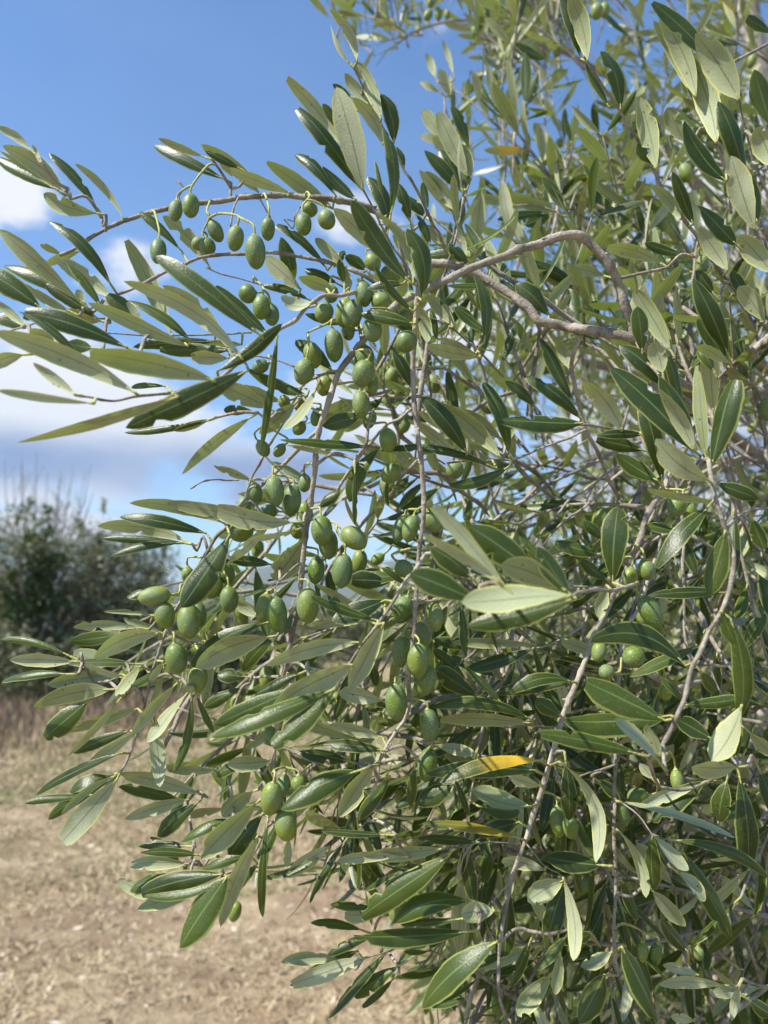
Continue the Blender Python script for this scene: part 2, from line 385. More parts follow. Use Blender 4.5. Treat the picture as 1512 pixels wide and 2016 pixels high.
# branches: (view, width px start, width px end, depth start, depth end, points)
BR = [
 ('P', 34, 21, .80, .500, '1600 760 1512 772 1455 778 1405 782 1345 762 1295 712 1249 668'),
 ('P', 20, 15, .500, .470, '1249 668 1243 640 1234 610 1219 560 1200 525 1179 497 1155 474 1129 463 1074 474 1030 489 993 502 923 533 842 568 782 598'),
 ('P', 15, 13, .470, .470, '782 598 761 618 738 645 714 674 690 702 668 731'),
 ('P', 13, 10, .470, .470, '668 731 658 757 648 787 638 815 629 840 624 870 622 900 612 990 604 1048 594 1120 585 1194 571 1278 557 1333'),
 ('P', 9, 5, .470, .455, '557 1333 548 1417 540 1491 539 1556 528 1605 515 1650 495 1690 470 1712 440 1722'),
 ('P', 21, 17, .500, .535, '1249 668 1224 661 1190 655 1149 648 1110 642 1064 632 1048 613 1030 596 1003 578 963 553 918 532 880 520 847 518'),
 ('P', 16, 7, .535, .50, '847 518 820 490 780 450 735 415 691 398 620 390 560 385 500 385 473 388 393 400 317 412 243 437 210 452 175 471 142 492 118 502'),
 ('P', 9, 6, .475, .47, '784 582 738 556 701 536 655 519 592 504 526 496 479 498 440 500 387 509 337 529 285 556 231 580 205 590'),
 ('P', 11, 9, .455, .455, '824 560 822 585 818 640 815 698 813 731 815 797 822 846 828 900 833 960 833 1016 824 1111 819 1185 810 1278 805 1340 805 1393'),
 ('P', 8, 5, .455, .45, '805 1393 795 1420 780 1440 762 1468 747 1495 742 1530 728 1570'),
 ('P', 9, 5, .475, .47, '627 846 605 865 585 886 562 910 539 932 505 962 470 1000 446 1035 427 1050 405 1092 372 1151 345 1200 327 1242 306 1302 291 1367 271 1443 251 1498 231 1528'),
 ('P', 9, 8, .51, .56, '1149 648 1140 668 1129 698 1126 725 1132 760 1144 810 1154 846 1174 886 1194 931 1219 981'),
 ('P', 14, 11, .62, .46, '1560 628 1512 663 1471 703 1445 718 1425 745 1395 800 1350 880 1320 936 1290 986 1270 1025 1255 1070 1225 1140 1179 1228 1154 1293 1124 1368 1099 1444'),
 ('P', 11, 6, .46, .43, '1099 1444 1084 1499 1074 1528 1056 1585 1038 1643 1022 1690 1008 1729 996 1780 988 1834 983 1880 981 1920 983 1965 996 2010 1000 2060'),
 ('P', 8, 7, .50, .45, '1290 1100 1270 1160 1254 1202 1235 1240 1224 1290 1217 1350 1213 1430 1212 1497 1209 1568 1210 1653 1212 1718 1210 1780 1209 1850 1215 1920'),
 ('P', 10, 9, .40, .37, '1395 905 1400 940 1410 981 1420 1010 1430 1042 1442 1075 1448 1102 1440 1150 1425 1192 1412 1220 1395 1248 1378 1285 1360 1318 1350 1373 1338 1400 1325 1429 1305 1466'),
 ('P', 6, 5, .49, .48, '1260 851 1224 848 1190 840 1154 836 1128 838'),
 ('P', 5, 4, .50, .48, '1154 846 1129 856 1095 870 1054 886 1030 897 1008 906 960 907 923 906 880 912'),
 ('P', 8, 7, .42, .33, '1250 1150 1225 1158 1204 1162 1169 1162 1140 1168 1119 1176'),
 ('P', 8, 6, .43, .39, '838 1090 815 1122 803 1134 784 1171 768 1196 752 1218 735 1240 719 1259 705 1280 692 1301 675 1330 655 1360'),
 ('P', 7, 4, .52, .47, '880 500 863 463 850 440 840 417 820 370 808 350 794 334 783 305 771 284 760 262 748 241 732 208 715 175 702 145 690 122'),
 ('P', 5, 4, .455, .44, '822 560 800 520 785 500 774 486 761 463 748 440 738 417 727 395 715 374'),
 ('P', 5, 4, .62, .60, '880 505 888 477 900 440 913 402 920 375 925 357 922 340'),
 ('P', 9, 5, .55, .48, '1530 665 1491 628 1460 590 1425 543 1392 495 1360 452 1330 405 1300 362 1288 335 1275 312 1252 272 1229 236 1205 196 1179 156 1163 130 1149 111'),
 ('P', 7, 4, .52, .47, '1540 560 1512 503 1497 420 1481 320 1465 240 1455 196'),
 ('P', 6, 4, .54, .49, '1440 420 1430 347 1415 296 1400 262 1385 228 1363 191'),
 ('P', 9, 7, .44, .40, '700 575 668 582 640 580 622 590 607 600 590 622 579 632 555 645 529 665 500 692 470 715 450 731'),
 ('P', 8, 5, .40, .34, '450 731 430 746 400 760 350 771 310 775 274 778 250 785 228 790 190 784 149 779'),
 ('P', 4, 3, .47, .49, '579 722 540 708 493 701 453 692 415 684 374 679 345 672 314 659'),
 ('P', 4, 3, .50, .50, '496 655 450 657 410 659 331 662 260 660 198 655'),
 ('P', 4, 4, .40, .38, '90 628 56 642 30 648 0 655 -40 662'),
 ('P', 3, 3, .52, .51, '576 575 540 565 500 556 450 542 407 527'),
 ('P', 6, 5, .475, .48, '662 734 640 735 620 738 600 730 579 722'),
 ('P', 5, 4, .53, .50, '992 742 950 698 920 670 893 648 868 634 843 625'),
 ('P', 7, 6, .56, .58, '812 803 790 822 761 835 742 858 724 881 700 912 678 942 645 997'),
 ('P', 8, 6, .56, .57, '875 845 849 877 826 900 803 923 780 952 761 979 740 1002 715 1030 705 1042 682 1070 664 1097 645 1125 631 1153 615 1190 599 1231'),
 ('P', 7, 5, .56, .60, '640 740 618 745 599 756 576 794 550 845 520 895 493 946 482 985'),
 ('P', 7, 5, .60, .60, '939 767 906 747 877 727 850 726 820 727'),
 ('P', 8, 7, .64, .60, '1150 690 1110 745 1060 765 1000 775 960 790 930 812'),
 ('r2', 8, 7, .95, .90, '740 830 745 790 752 730 775 680 812 612'),
 ('r2', 8, 6, .95, .95, '765 900 800 820 850 750 910 700 975 675'),
 ('r2', 8, 6, 1.0, .95, '820 950 855 905 890 870 940 820 990 778'),
 ('r2', 10, 8, .80, .75, '1035 770 1045 850 1065 950 1085 1050 1092 1120 1115 1190 1125 1240'),
 ('r2', 9, 6, .95, .85, '1080 960 1040 850 1010 770 960 720 880 730 780 735'),
 ('r5', 10, 8, .62, .58, '1060 330 980 350 900 385 810 430 720 470 600 540 500 600 430 655'),
 ('r5', 8, 6, .60, .55, '940 430 880 460 800 520 720 580 650 670 595 745'),
 ('r5', 8, 6, .58, .55, '945 450 890 500 800 590 720 640 670 690 630 745'),
 ('r5', 8, 6, .70, .68, '500 430 470 480 440 550 410 610 390 650'),
 ('r5', 9, 7, .52, .50, '1150 480 1180 700 1175 860 1182 960 1180 1060 1200 1150'),
 ('r5', 5, 4, .50, .48, '1190 1060 1240 1150 1290 1230 1340 1340 1390 1430'),
 ('r5', 7, 6, .55, .50, '990 800 1030 740 1090 700 1060 830 1000 950 965 1040 940 1100 925 1200'),
 ('r6', 6, 4, .45, .43, '915 575 860 595 820 607 775 622'),
 ('r6', 7, 5, .60, .58, '970 1340 940 1390 905 1460 865 1560'),
 ('r6', 7, 5, .60, .58, '1110 960 1130 1010 1150 1100 1155 1160'),
 ('r6', 7, 5, .55, .52, '1185 1310 1205 1380 1222 1450 1232 1590'),
 ('r6', 6, 5, .60, .55, '1530 960 1500 1060 1470 1200 1440 1330 1410 1400'),
 ('r6', 5, 3, .60, .58, '1220 1240 1300 1300 1380 1355'),
 ('r6', 5, 3, .50, .50, '385 860 330 920 300 1000 265 1065'),
 ('r6', 5, 3, .50, .50, '360 640 345 700 330 850 300 1050'),
 ('r6', 4, 3, .455, .44, '565 885 600 930 640 975 690 1000 715 1022'),
 ('r6', 4, 3, .455, .43, '545 875 520 880 430 882 370 887 300 895 230 907'),
 ('r6', 4, 3, .45, .42, '915 710 960 740 1020 795 1060 845 1110 868 1150 872'),
 ('r6', 4, 3, .45, .44, '515 1020 480 1060 440 1110 425 1150'),
 ('r7', 5, 3, .50, .47, '1620 670 1540 735 1480 755 1420 772'),
 ('r7', 4, 3, .50, .48, '1440 230 1360 310 1290 360 1230 385'),
 ('r4', 4, 3, .47, .47, '1200 400 1150 430 1110 470 1085 500 1060 540'),
 ('r8', 5, 4, .50, .50, '1620 500 1512 560 1440 590 1380 590 1290 570'),
 ('r8', 5, 4, .52, .50, '1620 900 1512 930 1390 925 1290 935 1200 900'),
 ('r4', 6, 4, .47, .45, '1035 1240 1060 1200 1075 1150'),
 ('r8', 6, 4, .46, .45, '745 1085 770 1050 800 1000'),
]

# leaves: base x y, tip x y, width, face (t upper, u under, y yellowing), bow, depth or 0 (= that of the twig it sits on)
LV = {
'T1': '''390 480 20 200 110 u 20 0;350 470 10 235 45 u 0 0;340 465 -40 255 90 t -10 0;190 230 -30 85 60 u 10 0;235 270 190 195 25 u 0 0;575 605 255 490 110 u -20 0;570 560 292 240 75 t 10 0;
735 640 455 308 55 u 15 0;660 1030 295 655 90 t 15 0;475 1130 -10 700 125 u 25 .44;430 1110 10 905 100 t 10 .46;245 1170 -120 940 150 t 10 .42;420 1190 150 1020 75 u -10 .44;600 1160 400 885 75 t 0 .46;
660 1100 340 880 110 u 0 .5;480 830 270 905 60 u 0 0;370 850 240 790 50 u 0 0;870 1300 640 1090 120 t 0 .47;1120 1395 530 1130 95 u -40 .42;580 1230 270 1030 90 t 0 .45;1020 1320 765 775 115 u 0 .5;
1130 1360 750 1125 80 t 20 .48;1440 1470 750 1005 110 u 20 .36;1360 1410 985 1035 120 u 40 .42;1560 1340 915 840 125 t 0 .36;1600 1330 1280 1040 100 t 0 .46;1080 830 830 595 70 t 0 .5;1250 930 965 620 100 u 0 .5;
1330 400 905 190 85 t -10 0;1220 270 940 160 55 u 0 .5;1540 480 1195 195 115 u 0 0;1430 340 1220 230 60 t 0 .51;500 1130 455 1060 60 u 0 .5;870 1300 760 1135 50 u 0 .44''',
'T3': '''370 1150 10 1015 95 u 10 .48;620 1245 235 965 105 u 0 0;640 1170 395 910 85 t 0 .5;760 1190 560 990 90 t 0 .5;690 880 365 470 100 u 0 .46;680 800 560 615 60 t 0 .46;775 1110 415 635 110 t -15 .44;
800 1130 640 515 180 u 15 .42;735 580 620 500 45 t 0 .5;920 860 735 580 95 u 20 .48;985 850 905 555 100 t 25 .48;910 710 760 370 105 u 20 .47;765 370 600 55 80 u 25 .46;720 380 610 140 45 w -10 .47;
840 620 690 435 80 u -10 .48;965 1280 920 760 90 t 25 .42;945 1400 830 1050 110 t 30 .46;1080 1320 1000 1080 80 t 0 .50;1170 1290 1070 1170 90 t 0 .52;870 1490 625 1240 110 u 0 .47;940 1280 870 950 30 t 0 .46;
1045 1000 1000 870 50 t 0 .50''',
'T4': '''500 590 310 560 100 w -25 .42;1090 480 735 -30 135 t -15 .41;1150 580 1060 150 135 t 50 .42;1100 480 880 55 65 u 40 .42;1200 250 1130 65 65 t 0 .5;1300 250 1170 130 70 u 0 .52;1430 370 1310 240 80 t 0 .53;1415 330 1340 100 35 u 0 .55;
1100 645 870 370 60 t -15 .42;1040 480 820 510 60 t 0 .43;1110 720 780 655 95 t 0 .44;1130 600 1190 830 85 u 0 .43;1350 740 1180 550 90 u 0 .47;1345 740 1260 560 60 t 0 .49;1240 830 1200 630 55 t 0 .5;
1520 830 1475 420 95 t 20 .44;1480 740 1350 615 80 t 0 .55;1500 915 1180 850 90 u -20 .47;1470 900 1260 800 60 u 0 .5;690 480 660 330 65 t 0 .44;700 380 520 210 75 u 0 .47;590 400 290 125 70 t 0 .5;
390 470 310 200 105 t 0 .51;430 510 215 320 115 u 0 .48;650 480 450 390 70 t 0 .5;630 520 415 440 95 u 0 .47;820 400 695 310 80 t 10 .5;490 580 200 490 60 t 0 .5;700 720 455 660 60 t 0 .5;-70 1000 315 712 95 t 15 .385;
470 1150 110 980 95 t 0 .5;240 1220 -30 1090 130 u 0 .48;310 1180 60 1090 100 u 0 .5;150 1240 -30 1230 70 t 0 .5;290 790 190 1480 60 t 10 .40;520 1110 330 1350 85 w 0 .45;400 1190 180 1370 115 u 0 .49;
760 1170 560 1280 140 u 0 .51;800 1260 560 1330 115 t 0 .47;920 1150 800 1260 55 t 0 .5;830 1450 300 1405 80 t 0 .47;690 1512 340 1440 35 u 0 .46;620 1000 400 810 110 t 0 .49;1420 1490 1155 1150 135 t 0 .46;
1620 1512 1250 1180 135 u 0 .48;1620 1400 1370 1230 115 u 0 .5;1350 1500 1070 1290 85 u 0 .5;1090 1100 980 870 90 t 0 .52;1310 1190 1300 1060 25 t 0 .5;720 520 700 400 60 u 0 .48;1110 780 960 650 80 t 0 .46''',
'T2': '''1480 690 740 1030 165 t -25 .365;1060 850 95 1125 90 u -30 .34;1280 755 535 590 175 u 0 .345;810 830 -30 460 150 u -10 .335;560 890 -20 815 60 u -15 .32;450 840 200 650 75 u 0 .33;500 650 110 340 65 t 10 .36;
760 560 140 340 135 t 10 .37;150 430 -40 270 60 u 0 .4;150 440 -40 370 100 t 10 .42;330 520 180 470 95 u 0 .37;140 600 -80 680 95 u 10 .38;1280 520 790 555 75 t 0 .5;1440 540 1205 535 60 u 10 .5;1370 570 950 570 95 t 0 .48;
1360 620 1145 610 95 u 0 .47;995 790 780 795 42 t 0 .46;1250 990 730 1060 50 t -20 .47;1250 985 1030 1050 60 u 0 .47;1490 975 1075 1305 85 u 0 .47;1500 1350 1270 1260 60 u 0 .47;550 560 400 530 100 t 0 .42;
600 400 380 350 100 u 0 .46''',
'r3': '''1470 480 1330 340 95 t 0 .55;1270 680 1330 510 50 t 0 .53;1210 550 1070 440 55 t 0 .52;1250 1130 750 1050 45 t 20 .47;1300 1120 1050 1200 60 t -15 .46;750 1040 620 1270 80 t 15 .49;790 1160 785 1290 25 t 0 .5;645 1130 645 1370 28 t 5 .45;
560 270 600 200 40 t 0 .5;940 1150 780 1000 70 u 0 .58;1130 1090 1010 840 110 u 0 .56''',
'r5': '''785 265 470 245 105 t 0 .44;780 250 570 80 75 t 0 .46;500 400 400 100 80 t 0 .46;600 200 480 100 60 t 0 .52;940 290 790 95 105 u 0 .42;1230 380 890 45 135 t 0 .42;1280 490 1075 320 125 u -20 .39;
1220 370 1085 130 90 u 0 .41;1220 340 1090 80 95 t 0 .44;1270 400 1240 40 70 u 0 .42;1290 440 1370 90 135 t 0 .40;1080 490 915 385 90 t 0 .45;1020 310 840 310 50 t 0 .47;1020 370 840 330 75 t 0 .48;
1100 500 1010 150 95 t 0 .47;1310 575 1035 515 50 u 0 .40;1310 500 1480 560 75 t 0 .42;1275 600 1075 830 95 t 0 .40;1345 690 1275 940 115 t 0 .39;1345 930 1040 940 60 t 0 .42;905 890 925 590 130 t 0 .44;
860 780 680 730 75 t 0 .46;870 720 790 650 55 t 0 .48;1150 690 1030 665 55 t 0 .48;885 880 780 800 65 t 0 .47;1190 1215 830 1110 120 t 70 .40;1240 1140 970 1260 65 t 0 .46;1110 1430 800 1280 155 t 0 .38;
1130 1410 710 1430 145 t 0 .40;1190 1360 1090 1260 35 t 0 .4;750 1280 500 1320 65 t 20 .46;760 1275 440 1310 60 t 0 .48;700 1410 600 1350 80 t 0 .46;590 1430 200 1370 65 t 20 .46;580 1440 230 1420 75 u 0 .48;
600 1130 270 1120 50 u 0 .5;590 1150 330 1230 75 t 0 .49;310 980 330 1180 50 t 0 .48;740 940 310 985 140 w 0 .30;760 950 330 1060 120 t -20 .315;480 900 210 585 75 u 0 .30;460 890 150 690 65 u 0 .30;
620 860 340 660 150 t 0 .33;740 940 610 750 115 t 0 .32;720 920 470 810 130 u 0 .32;370 960 110 850 130 t 0 .31;350 870 190 750 110 t 0 .34;880 900 850 1030 60 u 0 .4;1330 1000 1385 1130 75 t 0 .38;
1365 1030 1400 1430 95 t -25 .38;1250 1240 1310 1320 60 t 0 .38;1410 1370 1295 1590 130 w 0 .375;1085 1590 900 1430 80 w 20 .36;1090 1570 1040 1440 70 u 0 .37;1000 1560 620 1480 85 t 10 .38;
1180 1370 1430 1340 60 t 0 .42;1290 1500 1150 1420 90 t 0 .44;1300 60 1240 -30 60 t 0 .5;1450 640 1500 760 70 t 0 .5;1420 1150 1500 1010 70 t 0 .5;860 1180 700 1120 60 u 0 .5;330 1270 200 1150 60 t 0 .5;450 1260 280 1200 50 t 0 .52''',
'r6': '''620 560 225 645 75 y 30 .42;610 600 170 610 85 t 0 .44;580 740 355 675 105 w 0 .43;620 660 500 620 60 u 0 .45;720 565 735 800 80 t 0 .45;695 565 850 950 70 w -30 .42;545 865 140 800 52 z 25 .43;
240 905 -80 930 78 u 0 .46;370 880 140 860 55 t 0 .47;260 935 -90 1170 120 t 0 .44;340 1110 40 1190 105 t 20 .45;340 1230 -110 1250 95 t -15 .42;440 1150 310 1160 100 u 0 .43;310 1180 70 1200 38 t 0 .44;
450 1270 160 1530 130 t 0 .38;500 1070 480 1330 95 t 0 .45;640 990 470 950 65 u 0 .46;860 970 650 940 105 t 0 .43;710 1030 570 1110 100 u 0 .43;720 1030 640 1300 105 t 0 .45;710 1020 760 1340 78 w -10 .40;
900 1310 780 1370 85 w 0 .42;720 1250 600 1380 55 t 0 .42;580 1270 500 1450 55 t 0 .44;870 1400 770 1590 115 t 0 .43;700 1310 680 1480 58 u 0 .44;660 1400 530 1560 90 u 0 .46;940 1290 1090 1590 115 t 0 .40;
920 830 1040 1090 58 w -8 .42;920 720 1380 865 46 w -50 .42;1070 860 1200 990 72 w 0 .41;1160 1000 1265 1110 72 w 0 .41;1130 870 1512 1020 55 t -25 .41;1060 850 1060 1070 85 t 0 .45;1180 920 1380 1260 95 t 0 .42;
1060 1070 1190 1210 75 u 0 .46;1200 1310 1090 1180 75 t 0 .46;1390 585 1210 580 115 u -10 .43;1270 640 1060 800 105 t 0 .46;1230 660 1000 740 60 u 0 .45;1060 630 1010 570 50 u 0 .43;1400 620 1440 960 105 t 0 .44;
1440 450 1530 540 65 u 0 .45;1350 640 1320 800 95 t 0 .47;1340 1440 1080 1430 58 u 10 .5;1400 1450 1370 1580 42 u 0 .5;1480 1450 1280 1470 58 u 0 .52;1240 1400 1100 1360 48 u 0 .5;1220 1580 1130 1560 50 u 0 .46;
940 1030 1000 1180 60 t 0 .47;700 1280 820 1240 55 t 0 .48;1440 1500 1530 1560 70 t 0 .5;1480 600 1530 760 80 t 0 .48;850 640 960 720 70 t 0 .48;380 740 540 760 90 t 0 .48;540 800 380 850 80 t 0 .47''',
'r4': '''880 260 510 175 58 u 0 .475;1000 240 635 175 62 u 0 .47;1150 255 855 205 95 u -15 .455;810 300 465 230 62 t 0 .475;730 330 390 265 68 u 0 .475;740 340 400 320 38 t 0 .48;720 335 430 385 42 t 10 .475;
1140 290 970 320 32 u 0 .45;900 305 710 590 125 t 0 .445;1060 420 870 400 52 t 0 .49;1060 260 895 410 48 u 0 .46;1190 320 1070 480 115 u 0 .48;1480 640 1220 540 48 t 0 .42;1510 560 1300 640 95 t 0 .44;
1530 490 1380 480 82 t 0 .45;1410 725 1045 815 80 u 15 .40;1380 815 1060 975 115 u 15 .39;1310 910 820 1090 90 t -25 .375;1320 900 1065 1130 105 t 0 .38;1170 850 1000 930 55 t 0 .43;1170 900 840 1050 85 t 0 .395;
1505 650 1370 905 88 u 0 .39;1050 705 765 815 115 u 0 .45;1040 650 740 830 75 t 20 .46;1090 690 950 840 62 t 0 .47;750 930 680 1240 42 t -15 .45;730 930 585 1120 60 w 0 .45;690 890 515 1085 55 u 0 .46;
770 930 840 1080 32 t 0 .46;600 1020 630 1290 68 u 0 .48;620 690 365 790 90 u 15 .465;550 670 290 665 48 u 10 .475;640 690 485 630 42 u 0 .48;500 690 275 720 62 t 0 .49;600 620 405 605 22 u 0 .48;570 530 495 545 48 t 0 .48;
275 780 0 715 32 t 15 .47;290 800 45 790 62 u 0 .47;260 850 5 870 48 t 0 .46;450 810 285 780 85 u 0 .49;530 810 255 810 48 t 0 .48;480 850 185 890 80 u 0 .475;480 865 330 810 32 u 0 .465;550 820 455 935 65 w 0 .45;
640 800 590 875 32 u 0 .45;430 910 135 975 88 u 10 .46;340 960 175 1100 100 t 0 .48;540 985 240 1080 62 u 0 .475;470 950 265 1165 36 u 0 .465;510 1070 280 1160 52 t 0 .48;530 1080 340 1210 52 u 0 .475;470 1160 135 1325 46 t 0 .465;
350 1325 95 1350 36 t 0 .465;450 1250 240 1400 38 u 0 .46;440 1260 180 1420 55 t 0 .475;460 1260 245 1505 100 u 0 .455;430 1250 270 1310 62 t 0 .48;700 1340 465 1285 62 t 0 .5;780 1320 450 1240 72 u 0 .49;
850 1230 655 1225 42 u 0 .5;745 1340 490 1415 58 u 0 .49;780 1350 615 1485 78 t 0 .48;960 1190 835 1250 55 t 0 .49;1060 1190 890 1200 72 u 0 .47;880 1375 740 1400 42 u 0 .5;1010 1350 785 1570 105 u 0 .44;
990 1310 870 1410 85 u 0 .47;900 1420 710 1510 58 t 0 .46;1030 1400 900 1570 95 t 0 .47;1400 1230 1100 1380 115 t 10 .40;1460 1210 1330 1405 88 u 0 .42;1530 1250 1395 1420 65 t 0 .45;1500 1100 1295 1045 55 u 0 .46;
1500 1150 1265 1120 62 t 0 .45;1360 1190 1170 1150 72 t 0 .48;1512 1480 1260 1460 36 t 0 .44;1250 640 1130 600 60 u 0 .52;1200 560 1100 700 50 t 0 .52;900 560 1000 620 45 u 0 .52;1250 200 1330 130 55 t 0 .55;
800 720 690 690 60 u 0 .5;950 900 800 980 55 t 0 .52;1100 1050 960 1140 50 u 0 .5;960 860 850 850 70 t 0 .52;900 1000 820 1100 50 u 0 .52''',
'r7': '''730 330 540 330 42 t 8 .47;780 365 550 355 42 t 8 .465;740 400 515 400 58 u 0 .47;600 540 465 460 55 u 0 .47;700 460 505 500 80 t 0 .46;870 440 550 515 90 t 8 .445;890 450 560 525 42 t -30 .43;760 520 540 575 65 u 0 .46;
890 450 700 730 135 t 0 .43;1010 290 860 635 78 u 0 .43;1050 220 1025 620 38 t 0 .44;960 370 790 420 48 t 0 .45;1130 300 1125 410 42 u 0 .46;1290 330 1120 450 65 u 0 .48;1240 380 1010 450 42 t -10 .48;
1360 300 1210 555 32 t 0 .48;1570 370 1320 390 48 u 0 .46;1470 570 1295 555 38 t 0 .48;1470 600 1350 600 65 u 0 .48;1420 660 1215 630 42 t 0 .49;1470 675 1280 755 45 t 0 .47;1330 775 1100 785 55 u 0 .485;
1440 765 1145 870 75 u 0 .47;1400 740 1130 870 65 t 0 .49;1512 750 1280 1005 55 t 0 .46;1560 800 1390 920 65 t 0 .46;1540 850 1420 960 32 t 0 .46;700 390 590 290 60 t 0 .48;1010 400 900 520 50 t 0 .5;1120 130 1060 200 60 t 0 .47''',
'r8': '''850 300 630 300 88 t 0 .45;860 325 760 255 32 t 0 .43;760 820 570 780 75 u 0 .47;1170 800 1000 690 95 t 0 .48;1270 830 1110 670 38 t 0 .46;900 1100 880 1270 55 t 0 .46;1060 1180 910 1260 95 t 0 .46;
1070 1150 1130 1310 32 t 0 .46;700 480 480 500 50 u 0 .5;620 700 560 900 60 t 0 .5;700 620 740 760 50 t 0 .5;980 690 1100 640 60 t 0 .5;1180 590 980 560 60 t 0 .5;1290 510 1140 560 55 u 0 .52;620 260 590 160 40 t 0 .5''',
'r2': '''805 240 740 -20 90 u 0 .48;780 230 700 -20 62 t 0 .49;935 430 870 195 92 t 12 .48;890 420 800 250 42 t 0 .49;1075 660 1010 380 95 u 0 .48;1060 640 1000 560 62 t 0 .49;1310 560 1200 200 122 u 0 .45;
1400 390 1235 130 165 u 0 .43;1300 240 1060 10 95 t 12 .44;1230 380 1090 60 92 u 10 .46;1200 350 1065 80 62 u 0 .47;1350 710 1185 470 105 t -15 .45;1190 560 1120 420 82 u 0 .50;1425 700 1320 390 95 t -20 .45;
1460 900 1370 610 115 u 0 .44;1470 870 1440 680 95 t 0 .46;1390 960 1240 800 100 t 0 .45;1530 650 1470 500 115 u 0 .43;1530 1070 1400 920 110 u 0 .43;1530 500 1460 270 95 t 0 .45;1530 130 1430 70 55 t 0 .48;
1170 860 1055 720 62 u 0 .49;1220 880 1140 670 62 t 0 .48;1355 1060 1240 890 85 u 0 .47;1090 1030 885 965 78 u 0 .50;1190 1000 1030 950 52 t 0 .50;650 830 480 760 75 u 0 .75;660 840 560 880 65 t 0 .75;640 830 450 860 45 t 0 .75;
720 800 630 690 55 t 0 .75;720 830 660 740 55 u 0 .75;500 800 370 770 48 u 0 .75;770 1130 590 1020 65 t 0 .62;770 1135 560 1070 62 u 0 .62;870 1080 740 1045 55 u 0 .62;350 700 300 560 62 u 10 .60;335 690 220 440 90 u 0 .60;
340 580 275 410 58 t 0 .60;310 750 165 590 75 t 0 .60;310 740 230 590 62 t 0 .61;300 830 175 670 85 u 0 .60;1355 1390 1220 1090 105 t 0 .46;1130 1370 990 1130 92 u 0 .46;1140 1380 1040 1150 62 u 0 .47;
1020 1380 1000 1200 85 t 0 .46;1100 1460 1060 1340 95 u 0 .44;1110 1512 930 1350 100 t 0 .46;1350 1410 1235 1250 75 t 0 .46;1350 1420 1230 1350 62 u 0 .45;1500 1260 1400 1120 85 u 0 .46;750 1580 620 1320 65 t 0 .52;
730 1440 690 1330 62 u 0 .54;1180 1600 1130 1400 60 t 0 .45;1300 1150 1230 1060 60 t 0 .5;1440 1180 1370 1060 60 t 0 .5;270 620 200 530 60 u 0 .8;240 540 160 430 62 u 0 .8;270 380 225 270 48 u 0 .85;210 300 175 210 38 u 0 .85;
280 370 270 290 25 w 0 .85;280 290 240 160 28 u 0 .85;225 360 150 320 32 u 0 .85;610 280 570 400 60 t 0 1.0;480 150 640 230 50 t 0 1.0;640 590 600 480 60 u 0 .9''',
}
